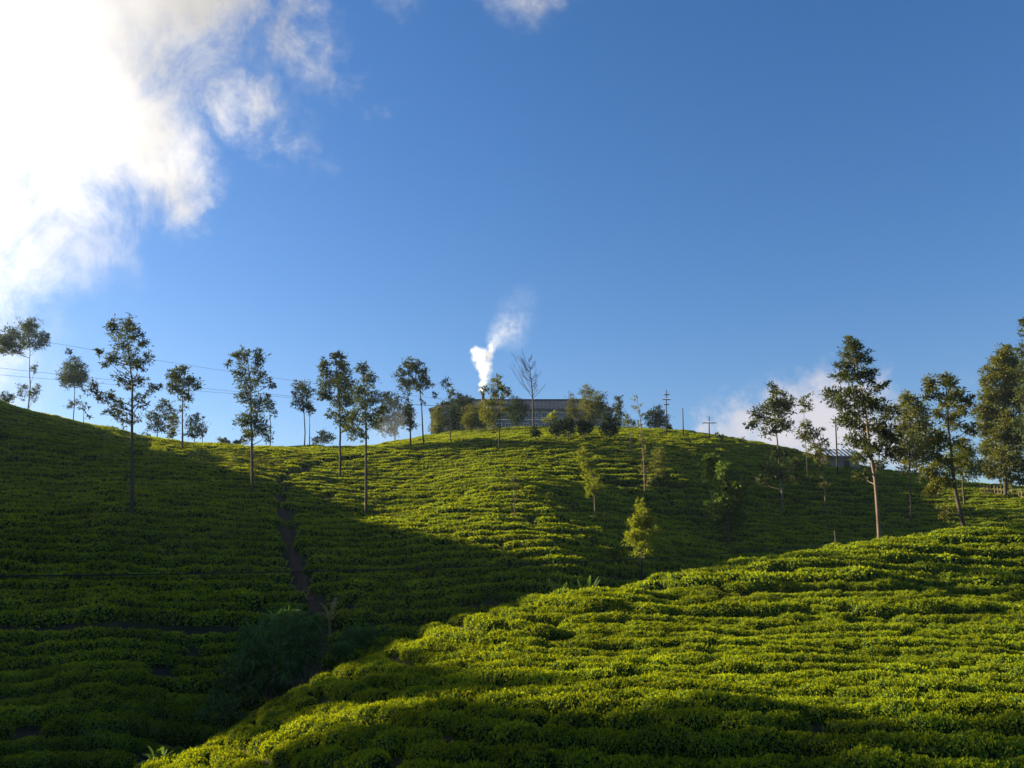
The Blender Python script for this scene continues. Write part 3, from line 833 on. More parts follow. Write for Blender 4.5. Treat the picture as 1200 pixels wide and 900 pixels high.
tree('garden_tree', 'big twin-topped yellow-lit tree at the far end of the factory', 'tree', (693, 506), [(693, 495), (692, 470), (689, 455)], [(688, 460, 8, 9), (700, 468, 9, 10), (687, 474, 9, 10), (696, 482, 12, 11), (706, 478, 7, 9), (689, 492, 11, 9)], Y=165, leaf='olive', dens=1.8, r0=0.17, ll=0.34, lw=0.15, seed=48)
tree('garden_tree', 'slim dark column-shaped tree past the end of the factory', 'tree', (725, 506), [(725, 495), (725, 465)], [(725, 468, 4, 7), (725, 478, 6, 9), (726, 491, 7, 9)], Y=160, leaf='grevillea', dens=1.9, r0=0.1, ll=0.32, lw=0.14, seed=49)
for i, (px, pt, pb, rx, lb) in enumerate([
        (628, 499, 518, 5.5, 'smallest clipped dark bush, standing under the leafless tree'),
        (652, 489, 516, 9.5, 'clipped dark globe tree with a pale tuft on its top'),
        (666, 488, 515, 9, 'egg-shaped dark clipped tree beside the tufted globe tree'),
        (685, 491, 515, 10, 'squat dark globe tree in front of the twin-topped tree'),
        (714, 484, 517, 12, 'largest dark clipped globe tree on a short trunk')]):
    h = pb - 6 - pt
    tree('clipped_tree', lb, 'tree', (px, pb), [(px, pb - 5), (px, pt + h * .5)], [(px, pt + h * .35, rx * .75, h * .38), (px - rx * .4, pt + h * .55, rx * .65, h * .4), (px + rx * .4, pt + h * .55, rx * .65, h * .4), (px, pt + h * .8, rx * .7, h * .25)], leaf='dark', dens=2.0, r0=0.08, ll=0.24, lw=0.11, seed=50 + i, group='clipped trees of the factory garden')
tree('light_foliage_tree', 'pale yellow-green sapling rising behind the tufted globe tree', 'sapling', (646, 512), [(646, 500), (646, 486)], [(646, 488, 7, 6), (641, 492, 5, 5)], Y=142, leaf='yellow', dens=1.4, r0=0.05, seed=56)
tree('garden_tree', 'dark round tree on the open crest beyond the reddish sparse tree', 'tree', (769, 506), [(769, 498), (769, 485)], [(769, 484, 9, 8), (764, 492, 9, 8), (775, 492, 8, 9), (768, 498, 11, 5)], Y=148, leaf='dark', dens=1.9, r0=0.12, ll=0.3, lw=0.14, seed=57)
tree('bush', 'low dark bush hugging the round crest tree', 'bush', (780, 507), [(780, 503), (780, 499)], [(780, 499, 6, 5), (784, 502, 4, 3)], Y=147, leaf='dark', dens=1.8, r0=0.06, ll=0.28, lw=0.13, seed=58)
tree('bush', 'rusty-olive bush on the crest beside the column-shaped tree', 'bush', (736, 507), [(736, 500), (736, 492)], [(736, 494, 6, 6), (741, 497, 5, 5), (735, 488, 3, 4)], Y=148, leaf='olive', dens=1.6, r0=0.06, seed=59)
for i, (px, py, rx, lb) in enumerate([(841, 511, 6, 'low bush on the skyline next to the cross-shaped pole'), (867, 516, 4, 'tiny round bush alone on the falling skyline')]):
    tree('bush', lb, 'bush', (px, py + 5), [(px, py + 3), (px, py)], [(px, py, rx, 3.5), (px + 3, py + 1, rx * .6, 3)], Y=133, dens=1.6, r0=0.04, seed=62 + i, leaf='grevillea')
# ---- trees on the middle slope
tree('sparse_tree', 'sparse reddish tree with wispy top halfway up the middle slope', 'tree', (756, 592), [(756, 570), (755, 545), (753, 515), (750, 490), (746, 463)],
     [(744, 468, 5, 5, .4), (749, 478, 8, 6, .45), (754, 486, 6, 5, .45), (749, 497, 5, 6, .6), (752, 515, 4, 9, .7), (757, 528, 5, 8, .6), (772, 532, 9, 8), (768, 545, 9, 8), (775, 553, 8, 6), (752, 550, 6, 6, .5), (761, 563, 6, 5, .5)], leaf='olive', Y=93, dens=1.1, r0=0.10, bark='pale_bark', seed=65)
tree('light_foliage_tree', 'slender bright yellow tree with forked pale stem on the middle slope', 'tree', (697, 606), [(697, 590), (696, 570), (691, 545), (686, 527)], [(684, 534, 8, 7), (688, 545, 8, 6), (692, 556, 9, 7), (697, 567, 8, 6), (693, 576, 9, 5), (705, 574, 8, 5), (681, 541, 5, 5, .7)], leaf='yellow', dens=1.9, r0=0.07, bark='pale_bark', seed=66, ll=0.24)
tree('light_foliage_tree', 'cone-shaped bright yellow-green tree low on the middle slope', 'tree', (752, 674), [(752, 655), (752, 625), (751, 588)], [(751, 592, 6, 8), (753, 603, 10, 8), (747, 613, 11, 8), (759, 614, 10, 9), (751, 626, 14, 8), (766, 626, 8, 9, .8), (741, 630, 8, 9), (755, 639, 14, 8, .7), (748, 650, 8, 8, .4)], leaf='yellow', dens=2.4, r0=0.09, seed=67, ll=0.22)
tree('sapling', 'thin pale-stemmed sapling below the chimney tree', 'sapling', (603, 609), [(603, 590), (603, 570), (603, 556)], [(605, 559, 9, 4, .6), (598, 566, 6, 4, .5), (609, 570, 6, 4, .4)], leaf='olive', dens=.8, r0=0.06, bark='pale_bark', seed=68, ll=0.2)
tree('bushy_tree', 'clump-crowned bushy tree with two lit tops on the middle slope', 'tree', (853, 640), [(852, 615), (849, 580), (846, 550)], [(832, 540, 9, 9, 1.5), (832, 553, 10, 10, 1.5), (849, 551, 11, 9, 1.3), (853, 563, 12, 11), (866, 570, 10, 12), (846, 578, 10, 9), (864, 588, 12, 13), (840, 592, 10, 12), (853, 600, 13, 12), (866, 608, 10, 10), (842, 609, 9, 9), (855, 617, 12, 8)], leaf='green', dens=2.4, r0=0.13, ll=0.34, lw=0.16, seed=69)
tree('silver_oak_tree', 'open-crowned pine-like tree standing on the shaded far slope', 'tree', (917, 602), [(917, 580), (915, 550), (913, 520), (910, 490), (907, 450)],
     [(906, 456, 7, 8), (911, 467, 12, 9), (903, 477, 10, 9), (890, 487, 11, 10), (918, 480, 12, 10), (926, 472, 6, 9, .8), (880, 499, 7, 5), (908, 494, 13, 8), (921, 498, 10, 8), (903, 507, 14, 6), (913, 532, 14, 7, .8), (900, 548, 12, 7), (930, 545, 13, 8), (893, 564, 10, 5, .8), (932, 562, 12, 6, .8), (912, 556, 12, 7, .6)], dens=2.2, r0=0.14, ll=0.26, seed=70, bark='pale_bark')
tree('silver_oak_tree', 'small-headed tree with tufted top on the skyline behind the pine-like tree', 'tree', (944, 538), [(944, 515), (943, 490), (942, 462)], [(943, 468, 9, 6, .7), (946, 476, 8, 6, .7), (938, 474, 5, 4, .6), (944, 500, 7, 8), (942, 509, 9, 8), (948, 515, 8, 8)], leaf='olive', Y=112, dens=1.5, r0=0.08, seed=71)
tree('silver_oak_tree', 'thin pale-trunked tree beside the open pine-like tree', 'tree', (968, 607), [(967, 585), (965, 560), (962, 535), (957, 505)], [(957, 508, 8, 7, .8), (963, 520, 11, 7), (955, 530, 9, 7), (969, 534, 10, 7), (963, 545, 9, 6, .7), (971, 566, 9, 5, .9), (958, 556, 7, 5, .5)], leaf='olive', dens=1.3, r0=0.10, bark='pale_bark', seed=72)
# ---- trees behind and on the near hill
tree('silver_oak_tree', 'tall cone-shaped tree with lit pinkish trunk on the near ridge', 'tree', (1030, 629), [(1028, 600), (1025, 565), (1021, 530), (1016, 490), (1005, 440), (998, 398)],
     [(997, 402, 9, 8), (1000, 412, 14, 9), (1008, 422, 13, 9), (991, 427, 12, 8), (986, 441, 11, 7), (1003, 440, 14, 9), (1017, 440, 11, 9), (974, 462, 9, 9), (983, 472, 12, 8), (996, 460, 14, 9), (1010, 466, 14, 10), (1032, 453, 12, 5), (1040, 449, 5, 4), (1024, 474, 14, 9), (1040, 483, 13, 11), (1000, 483, 14, 9), (991, 494, 12, 8), (1010, 500, 15, 10), (1032, 503, 14, 10), (1044, 512, 13, 12), (1004, 517, 14, 8), (1022, 524, 16, 10), (1044, 532, 12, 9), (1008, 535, 13, 7), (1012, 558, 11, 7, .8), (1028, 545, 12, 7, .6)],
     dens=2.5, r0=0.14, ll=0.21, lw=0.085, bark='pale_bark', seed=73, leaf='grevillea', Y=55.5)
tree('silver_oak_tree', 'olive tree filling the gap between the cone-shaped and the leaning tree', 'tree', (1067, 615), [(1067, 585), (1066, 550), (1066, 500), (1064, 462)],
     [(1062, 466, 8, 8), (1071, 474, 12, 10), (1060, 482, 10, 10), (1080, 484, 10, 11), (1067, 496, 15, 10), (1055, 505, 10, 9), (1080, 504, 14, 10), (1068, 518, 16, 11), (1085, 522, 13, 10), (1058, 530, 13, 9), (1073, 538, 16, 10), (1064, 552, 13, 7, .7)], leaf='olive', dens=2.8, r0=0.13, ll=0.26, seed=74)
tree('silver_oak_tree', 'leaning dark-trunked tree with airy crown on the near ridge', 'tree', (1133, 634), [(1126, 605), (1118, 570), (1115, 540), (1112, 500), (1109, 470), (1107, 440)],
     [(1106, 444, 7, 8), (1113, 450, 9, 9), (1121, 461, 9, 9), (1099, 463, 7, 9), (1089, 450, 7, 9), (1086, 463, 6, 7), (1135, 470, 6, 9), (1112, 472, 11, 8), (1124, 480, 9, 8), (1104, 486, 11, 9, .8), (1118, 495, 12, 9, .8), (1135, 503, 8, 10, .7), (1098, 510, 13, 10), (1112, 518, 13, 9, .7), (1128, 522, 10, 9, .7), (1092, 530, 13, 10), (1108, 540, 14, 9), (1126, 540, 12, 10, .7), (1090, 552, 13, 9), (1104, 563, 13, 9), (1095, 575, 13, 7, .7), (1109, 598, 9, 9, .5)],
     leaf='olive', dens=2.6, r0=0.15, ll=0.21, lw=0.085, seed=75, Y=56)
tree('bushy_tree', 'green bushy tree behind the leaning tree on the far bank', 'tree', (1128, 575), [(1128, 560), (1128, 535)], [(1124, 528, 14, 12), (1136, 536, 11, 12), (1118, 545, 13, 11), (1132, 553, 14, 10), (1143, 548, 9, 10)], Y=108, leaf='green', dens=1.9, r0=0.16, ll=0.3, lw=0.13, seed=76)
tree('big_tree', 'big dense brown-green tree towering by the fence', 'tree', (1178, 582), [(1178, 560), (1179, 520), (1179, 470), (1178, 410)],
     [(1178, 412, 8, 9), (1172, 424, 11, 10), (1186, 426, 11, 11), (1165, 438, 13, 10), (1180, 442, 15, 11), (1158, 452, 8, 8, .7), (1152, 448, 4, 7, .5), (1192, 446, 11, 12), (1160, 466, 13, 11), (1176, 462, 14, 12), (1190, 470, 13, 12), (1153, 485, 11, 12), (1168, 486, 15, 12), (1186, 494, 15, 12), (1156, 503, 12, 11), (1174, 510, 15, 12), (1190, 518, 13, 12), (1160, 526, 14, 11), (1178, 534, 15, 11), (1157, 546, 12, 9), (1190, 545, 13, 10), (1170, 554, 14, 8), (1186, 563, 13, 7, .7)], leaf='olive', dens=3.8, r0=0.26, ll=0.27, lw=0.11, seed=77)
tree('big_tree', 'darker tall tree overtopping the big brown-green tree by the fence', 'tree', (1210, 590), [(1210, 560), (1209, 500), (1206, 430), (1201, 378)], [(1199, 382, 6, 8), (1203, 396, 9, 9), (1196, 410, 9, 8), (1208, 415, 12, 11), (1200, 432, 11, 10), (1212, 445, 13, 12), (1202, 462, 12, 12), (1213, 478, 14, 13), (1202, 500, 13, 13), (1214, 520, 14, 13), (1202, 538, 13, 11), (1210, 556, 13, 10), (1199, 562, 9, 8)], leaf='grevillea', dens=1.6, r0=0.24, ll=0.28, lw=0.11, seed=78, Y=106)

# ---- leafless tree
def bare_tree():
    r = np.random.default_rng(77)
    x, y, _ = at(625, 512, 140); z = ground(x, y)
    root = empty('bare_tree', (x, y, z - 0.05), 'leafless grey tree with fine twigs in front of the factory roof', 'tree')
    wood = MB()
    m = 0.14 * 1.03
    h = (512 - 421) * m
    tr = np.array([(0, 0, 0), (-0.05, 0.02, h * .3), (-0.1, 0, h * .5), (-0.35, 0.05, h * .75), (-0.8, 0, h)])
    wood.tube(tr, [0.16, 0.13, 0.11, 0.06, 0.015], 7)
    twig = MB()
    for i in range(34):
        t = 0.42 + 0.55 * r.random()
        q = lerp_path(tr, t)
        side = -1 if r.random() < 0.62 else 1
        a = r.uniform(-0.9, 0.9)
        L = h * (0.42 * (1.05 - t) + 0.10) * (1.25 if side < 0 else 0.6) * r.uniform(0.55, 1.25)
        rise = r.uniform(0.45, 1.15)
        e = q + np.array([side * math.cos(a) * L * r.uniform(.45, .9), math.sin(a) * L * .75, L * rise])
        mid = q * .5 + e * .5 + np.array([side * r.uniform(0, 0.3), r.uniform(-.15, .15), r.uniform(-0.3, 0.05)])
        wood.tube([q, mid, e], [0.045, 0.03, 0.008], 4, cap=False)
        for k in range(7):
            s = 0.35 + 0.6 * r.random()
            b0 = q * (1 - s) + e * s
            e2 = b0 + np.array([side * r.uniform(-.1, .6), r.uniform(-.5, .5), r.uniform(.3, .9)]) * L * .4
            twig.tube([b0, b0 * .5 + e2 * .5 + r.normal(size=3) * .05, e2], [0.016, 0.012, 0.005], 3, cap=False)
    M['grey_bark'] = solid_material('grey_bark', (0.075, 0.062, 0.058), 0.4, 4, 0.9)
    wood.build('trunk', M['grey_bark'], root)
    twig.build('twigs', M['grey_bark'], root)
bare_tree()

# ---- plants in the gully
def frond(mb, q, e, width, n=9, sag=0.5):
    """A broad leaf arching from q to e."""
    q = np.array(q, float); e = np.array(e, float)
    t = np.linspace(0, 1, n)
    mid = q[None] * (1 - t)[:, None] + e[None] * t[:, None]
    L = np.linalg.norm(e - q)
    mid[:, 2] += sag * L * 0.5 * np.sin(t * math.pi) * 0.6
    side = np.cross(unit(e - q), [0, 0, 1.0])
    if np.linalg.norm(side) < 0.2:
        side = np.array([1.0, 0, 0])
    side = unit(side)
    w = width * np.sin(np.clip(t * 0.93 + 0.05, 0, 1) * math.pi) ** 0.6 / 2
    up = np.array([0, 0, 1.0])
    v = np.concatenate([mid - side * w[:, None] + up * w[:, None] * .3, mid, mid + side * w[:, None] + up * w[:, None] * .3])
    f = []
    for i in range(n - 1):
        f += [(i, i + 1, n + i + 1, n + i), (n + i, n + i + 1, 2 * n + i + 1, 2 * n + i)]
    mb.add(v, f)

def tinted(mb, name, mat, parent, seed):
    me = mb.mesh(name)
    a = me.attributes.new('tint', 'FLOAT', 'FACE')
    a.data.foreach_set('value', np.random.default_rng(seed).random(len(me.polygons)).astype(np.float32))
    return link(name, me, mat, parent)

def leafy_plant(name, label, cat, base, Y, height_m, fronds, mat, width, seed, stem=0.0, spread=0.6, group=None):
    r = np.random.default_rng(seed)
    if Y is None:
        x, y, z = hit(*base)
    else:
        x, y, _ = at(base[0], base[1], Y); z = ground(x, y)
    root = empty(name, (x, y, z - 0.05), label, cat, group)
    if stem:
        s = MB(); s.tube([(0, 0, 0), (0.03, 0, stem * .5), (0.0, 0.02, stem)], [0.13, 0.10, 0.07], 7)
        s.build('stem', M['straw_stem'], root)
    for k in range(fronds):
        a = k * 2.4 + r.random()
        L = (height_m - stem) * (0.75 + 0.35 * r.random())
        tilt = spread * (0.35 + 0.9 * r.random())
        e = np.array([math.cos(a) * L * tilt, math.sin(a) * L * tilt, stem + L * math.sqrt(max(0.08, 1 - tilt * tilt))])
        mb = MB(); frond(mb, (0, 0, stem * .95), e, width * (0.8 + 0.4 * r.random()), sag=0.35 + 0.5 * tilt)
        tinted(mb, 'leaf', M[mat], root, seed + k)
    return root
M['straw_stem'] = solid_material('plant_stem', (0.13, 0.085, 0.05), 0.4, 5, 0.9)

tree('bamboo_thicket', 'big dark arching bamboo thicket in the gully foot', 'bamboo', (318, 818), [(318, 800), (322, 770), (328, 735)],
     [(355, 719, 15, 9), (338, 724, 17, 10), (318, 732, 18, 11), (298, 744, 17, 12), (350, 738, 18, 14), (327, 750, 24, 15), (300, 764, 24, 14), (345, 760, 20, 16), (280, 780, 18, 13), (312, 782, 26, 15), (338, 782, 20, 15), (270, 800, 14, 11), (296, 803, 22, 12), (250, 812, 14, 9, .7), (322, 805, 18, 12), (366, 730, 12, 10), (368, 748, 12, 12), (360, 768, 14, 14)],
     leaf='bamboo', dens=2.0, r0=0.06, ll=0.34, lw=0.085, seed=80, droop=0.7, Y=43)
leafy_plant('wild_banana', 'pale dried banana-like plant on a brown stem beside the bamboo', 'plant', (386, 742), None, 2.4, 8, 'straw', 0.26, 81, stem=1.0, spread=0.75)
tree('fern_shrub', 'dark feathery shrub between the bamboo and the near hill', 'shrub', (428, 757), [(428, 752), (428, 742)], [(418, 742, 13, 8), (435, 742, 13, 7), (405, 748, 11, 8), (425, 750, 15, 6)], leaf='bamboo', dens=2.0, r0=0.04, ll=0.18, lw=0.06, seed=82, Y=45)
tree('fern_shrub', 'low dark shrub on the valley floor below the bamboo thicket', 'shrub', (262, 838), [(262, 832), (262, 822)], [(255, 828, 14, 8), (272, 826, 13, 8), (240, 836, 12, 7), (262, 836, 16, 6)], leaf='bamboo', dens=1.6, r0=0.04, ll=0.24, lw=0.08, seed=94, Y=40)
tree('fern_shrub', 'small feathery shrub squeezed against the foot of the near hill', 'shrub', (398, 772), [(398, 766), (398, 758)], [(392, 760, 11, 8), (404, 758, 11, 7), (398, 768, 12, 6)], leaf='bamboo', dens=1.8, r0=0.04, ll=0.22, lw=0.08, seed=95, Y=43)
leafy_plant('banana_plant', 'upright broad-leaved banana sprout peeking over the sunlit ridge', 'plant', (656, 700), 48.3, 2.25, 5, 'fresh', 0.36, 83, spread=0.45)
leafy_plant('banana_plant', 'second banana sprout with narrower leaves nearer the cone-shaped tree', 'plant', (686, 697), 49.3, 2.35, 6, 'fresh', 0.28, 84, spread=0.5)
leafy_plant('weed_plant', 'fresh green leafy plant at the valley foot below the bamboo', 'plant', (186, 888), 33.5, 1.0, 12, 'fresh', 0.22, 85, spread=0.75)
leafy_plant('weed_plant', 'pale tufted weed among the lowest bushes of the shaded hill', 'plant', (74, 895), 34.5, 0.9, 9, 'straw', 0.12, 86, spread=0.7)
leafy_plant('weed_plant', 'small broad-leaved weed above the pale tufted weed', 'plant', (104, 858), 38.0, 0.9, 9, 'fresh', 0.16, 87, spread=0.7)

# ---- unseen trees added beside the viewer so their long shadows dapple the near hill
for i, (x, y, top) in enumerate([(-61, 34, 19.5), (-57, 38, 19.0), (-63, 42, 20.0), (-58, 46, 18.5), (-64, 50, 18.5), (-60, 55, 16.5), (-63, 61, 16.0)]):
    t = tree('unseen_shade_tree', 'tall open-crowned unseen tree added beside the viewer to shade the near hill', 'tree', (600, 700), [(600, 640), (601, 580), (599, 500)],
             [(590, 520, 28, 20), (615, 530, 26, 20), (600, 500, 22, 18), (580, 555, 26, 16), (622, 560, 28, 16), (600, 585, 30, 16), (575, 600, 22, 14), (625, 605, 22, 14)], Y=56, dens=2.2, r0=0.2, seed=90 + i, group='unseen trees added to shade the near hill')
    z = ground(x, y)
    t.location = (x, y, z - 0.1)
    k = max(0.5, (top - z) / 10.6)
    t.scale = (k, k, k)
# ------------------------------------------------------------------ factory
M['wall'] = solid_material('grey_plaster', (0.20, 0.18, 0.17), 0.25, 1.5, 0.9)
M['roof'] = solid_material('slate_roof_sheet', (0.058, 0.063, 0.080), 0.12, 0.5, 0.6, 0.0, (1, 1, 1))
M['white'] = solid_material('white_paint', (0.70, 0.68, 0.64), 0.12, 3, 0.6)
M['rust'] = solid_material('dark_metal', (0.06, 0.05, 0.045), 0.4, 2, 0.7)
M['tin'] = solid_material('zinc_sheet', (0.34, 0.37, 0.42), 0.2, 1.0, 0.45, 0.0, (8, 1, 1))
M['wood'] = solid_material('weathered_wood', (0.16, 0.12, 0.085), 0.4, 5, 0.9, 0.4, (1, 1, 0.2))
M['dark_wood'] = solid_material('creosoted_wood', (0.055, 0.045, 0.04), 0.4, 5, 0.9, 0.4, (1, 1, 0.2))
M['wire'] = solid_material('cable', (0.02, 0.02, 0.022), 0.1, 5, 0.6)
def glass_material():
    m, n = material('window_glass')
    b = n.new('ShaderNodeBsdfPrincipled')
    b.inputs['Base Color'].default_value = (0.045, 0.055, 0.07, 1); b.inputs['Roughness'].default_value = 0.12
    n.put(n.out.inputs[0], b.outputs[0])
    return m
M['glass'] = glass_material()

def gable_prism(L, D, z0, z1, hip, over=0.5):
    """Hipped roof as a closed shell: eaves at z0, ridge at z1."""
    x, y = L / 2 + over, D / 2 + over
    rx = L / 2 - hip
    t = 0.14
    v = [(-x, -y, z0), (x, -y, z0), (x, y, z0), (-x, y, z0), (-rx, 0, z1), (rx, 0, z1),
         (-x, -y, z0 - t), (x, -y, z0 - t), (x, y, z0 - t), (-x, y, z0 - t)]
    f = [(0, 1, 5, 4), (1, 2, 5), (2, 3, 4, 5), (3, 0, 4), (6, 7, 1, 0), (7, 8, 2, 1), (8, 9, 3, 2), (9, 6, 0, 3), (9, 8, 7, 6)]
    return v, f

def factory():
    Y = 192.0
    xl, xr = at(505, 490, Y)[0], at(718, 490, Y)[0]
    L, D = xr - xl, 13.0
    zt = at(610, 480, Y)[2]; zr = at(610, 468.5, Y + D / 2)[2]
    cx, cyy = (xl + xr) / 2, Y + D / 2
    z0 = min(ground(xl + i * L / 6, Y + j * D) for i in range(7) for j in (0, 1)) - 0.1
    root = empty('tea_factory', (cx, cyy, z0), 'long grey two-storey tea factory with dark hipped roof on the hilltop', 'building')
    h = zt - z0
    MB().box((0, 0, h / 2), (L, D, h)).build('wall', M['wall'], root)
    v, f = gable_prism(L, D, h + 0.1, zr - z0, 5.0, 0.6)
    rf = MB().add(v, f).build('roof', M['roof'], root)
    # standing seams of the roof sheets
    n = 34
    for i in range(n):
        x = -L / 2 + 5.2 + (L - 10.4) * i / (n - 1)
        a, b = np.array([x, -D / 2 - 0.6, h + 0.13]), np.array([x, -0.02, zr - z0 + 0.03])
        MB().tube([a, b], 0.010, 4).build('roof_seam', M['roof'], rf)
    MB().box((0, 0, zr - z0 + 0.06), (L - 10.2, 0.5, 0.12)).build('ridge_cap', M['roof'], rf)
    MB().box((0, -D / 2 - 0.52, h + 0.02), (L + 1.1, 0.14, 0.18)).build('gutter', M['white'], root)
    # storeys: a band between them and a window in each bay
    storey = 2.55
    top = h - 0.55
    nw = 20
    for s in range(2):
        zc = top - 0.75 - s * storey
        if zc < 0.8:
            continue
        MB().box((0, -D / 2 - 0.05, zc - 1.05), (L + 0.1, 0.1, 0.22)).build('band', M['white'], root)
        for i in range(nw):
            x = -L / 2 + 1.1 + (L - 2.2) * i / (nw - 1)
            w = MB().box((x, -D / 2 - 0.035, zc), (1.25, 0.07, 1.35)).build('window', M['white'], root)
            for k in (-1, 1):
                MB().box((x + k * 0.29, -D / 2 - 0.082, zc), (0.50, 0.022, 1.15)).build('pane', M['glass'], w)
        for j in (-1, 1):
            for i in range(4):
                y = -D / 2 + 2 + i * 3
                w = MB().box((j * (L / 2 + 0.035), y, zc), (0.07, 1.25, 1.35)).build('window', M['white'], root)
                for k in (-1, 1):
                    MB().box((j * (L / 2 + 0.082), y + k * 0.29, zc), (0.022, 0.50, 1.15)).build('pane', M['glass'], w)
    # entrance porch with a pale gable
    px = at(616, 490, Y)[0] - cx
    p = MB().box((px, -D / 2 - 1.6, 1.3), (4.2, 3.0, 2.6)).build('porch', M['wall'], root)
    v = [(px - 2.6, -D / 2 - 3.4, 2.6), (px + 2.6, -D / 2 - 3.4, 2.6), (px, -D / 2 - 3.4, 3.7), (px - 2.6, -D / 2 - 0.1, 2.6), (px + 2.6, -D / 2 - 0.1, 2.6), (px, -D / 2 - 0.1, 3.7)]
    MB().add(v, [(0, 1, 2), (5, 4, 3), (0, 2, 5, 3), (1, 4, 5, 2), (0, 3, 4, 1)]).build('porch_roof', M['tin'], p)
    MB().box((px, -D / 2 - 3.13, 1.05), (1.3, 0.06, 2.1)).build('door', M['dark_wood'], p)
    # flue
    fx = at(565, 470, Y)[0] - cx
    ft = at(565, 459, Y + 3)[2] - z0
    c = MB().tube([(fx, -1.5, h), (fx, -1.5, ft)], 0.38, 14).build('chimney', M['rust'], root, True)
    MB().tube([(fx, -1.5, ft - 0.3), (fx, -1.5, ft + 0.05)], 0.48, 14).build('chimney_collar', M['rust'], c, True)
    return np.array([cx + fx, cyy - 1.5, z0 + ft])
FLUE = factory()

def shed():
    Y = 128.0
    x0, x1 = at(966, 530, Y)[0], at(1010, 530, Y)[0]
    L = x1 - x0
    zt = at(988, 526, Y + 3)[2]
    cx, cyy = (x0 + x1) / 2, Y + 3
    z0 = min(ground(cx + i, cyy + j) for i in (-L / 2, 0, L / 2) for j in (-3, 3)) - 0.1
    root = empty('shed', (cx, cyy, z0), 'low shed with pale zinc roof behind the dark bank', 'building')
    h = max(zt - z0 - 1.5, 1.6)
    MB().box((0, 0, h / 2), (L - 0.8, 5.4, h)).build('wall', M['wall'], root)
    zr = zt - z0
    v = [(-L / 2, -3.3, h - 0.1), (L / 2, -3.3, h - 0.1), (L / 2, 0, zr), (-L / 2, 0, zr), (L / 2, 3.3, h - 0.1), (-L / 2, 3.3, h - 0.1)]
    v += [(a, b, c - 0.1) for a, b, c in v]
    r = MB().add(v, [(0, 1, 2, 3), (3, 2, 4, 5), (9, 8, 7, 6), (11, 10, 8, 9), (0, 6, 7, 1), (5, 4, 10, 11), (1, 7, 8, 2), (2, 8, 10, 4), (3, 9, 6, 0), (5, 11, 9, 3)]).build('roof', M['tin'], root)
    for i in range(9):
        x = -L / 2 + L * (i + 0.5) / 9
        MB().tube([(x, -3.28, h - 0.06), (x, 0, zr + 0.03)], 0.04, 4).build('roof_seam', M['tin'], r)
    MB().box((0.5, -2.73, 1.0), (0.9, 0.06, 1.9)).build('door', M['dark_wood'], root)
shed()

# ------------------------------------------------------------------ poles and cables
def pole(name, label, base, top, Y, r=0.09, arms=(), mat='dark_wood', lean=0.0):
    x, y, _ = at(base[0], base[1], Y); z = ground(x, y) - 0.1
    zt = at(top[0], top[1], Y)
    h = zt[2] - z
    root = empty(name, (x, y, z), label, 'pole')
    MB().tube([(0, 0, 0), ((zt[0] - x) * .5, 0, h * .5), (zt[0] - x, 0, h)], [r, r * .85, r * .65], 8).build('shaft', M[mat], root, True)
    for (fz, w) in arms:
        a = MB().box(((zt[0] - x) * fz, -r, h * fz), (w, 0.10, 0.12)).build('crossarm', M['dark_wood'], root)
        for k in (-0.85, 0.0, 0.85) if w > 1.2 else (-0.8, 0.8):
            MB().tube([((zt[0] - x) * fz + k * w / 2, -r, h * fz + 0.06), ((zt[0] - x) * fz + k * w / 2, -r, h * fz + 0.24)], [0.05, 0.035], 6).build('insulator', M['white'], a)
    return np.array([zt[0], y, zt[2]])
pole('utility_mast', 'tall thin mast with several short arms on the crest', (781, 515), (781, 457), 132, 0.10, ((0.80, 1.3), (0.90, 0.9), (0.70, 0.8)), 'rust')
pole('plain_pole', 'plain bare pole without arms between the mast and the cross-shaped pole', (801, 514), (800, 478), 132, 0.10)
pole('cross_pole', 'cross-shaped utility pole with a single crossarm on the skyline', (831, 513), (831, 488), 136, 0.11, ((0.72, 2.3),))
pole('white_post', 'pale bare post standing in the tea by the reddish sparse tree', (739, 540), (739, 506), 112, 0.07, (), 'pale_bark')
pole('plain_pole', 'dark pole rising behind the zinc-roofed shed', (980, 540), (979, 488), 122, 0.13)
pole('garden_post', 'short pale wooden post in the tea behind the near ridge', (979, 634), (978, 622), 66, 0.09, (), 'wood')
e1 = pole('utility_pole', 'cable pole hidden among the dark factory trees', (548, 512), (548, 470), 176, 0.12, ((0.97, 2.4), (0.80, 2.0)))

def cable(label, a, b, sag, r, group=None, n=40):
    a, b = np.array(a), np.array(b)
    t = np.linspace(0, 1, n)[:, None]
    p = a * (1 - t) + b * t
    p[:, 2] -= sag * 4 * (t * (1 - t))[:, 0]
    m = MB().tube(p - a, r, 5)
    o = m.build('power_cable', M['wire'])
    o.location = a
    return tag(o, label, 'cable', group)
cable('uppermost power cable strung over the crest trees towards the factory', at(-90, 375, 118), e1 + np.array([0, 0, -0.1]), 1.0, 0.022, 'power cables above the crest')
cable('middle power cable strung over the crest trees towards the factory', at(-90, 421, 118), e1 + np.array([-1.0, 0, -1.3]), 0.8, 0.022, 'power cables above the crest')
cable('lowest power cable strung over the crest trees towards the factory', at(-90, 431, 118), e1 + np.array([0.9, 0, -1.4]), 0.6, 0.022, 'power cables above the crest')
cable('single black cable crossing the valley low before the shaded slopes', at(-120, 676, 26), at(1000, 634, 64), 0.55, 0.024)

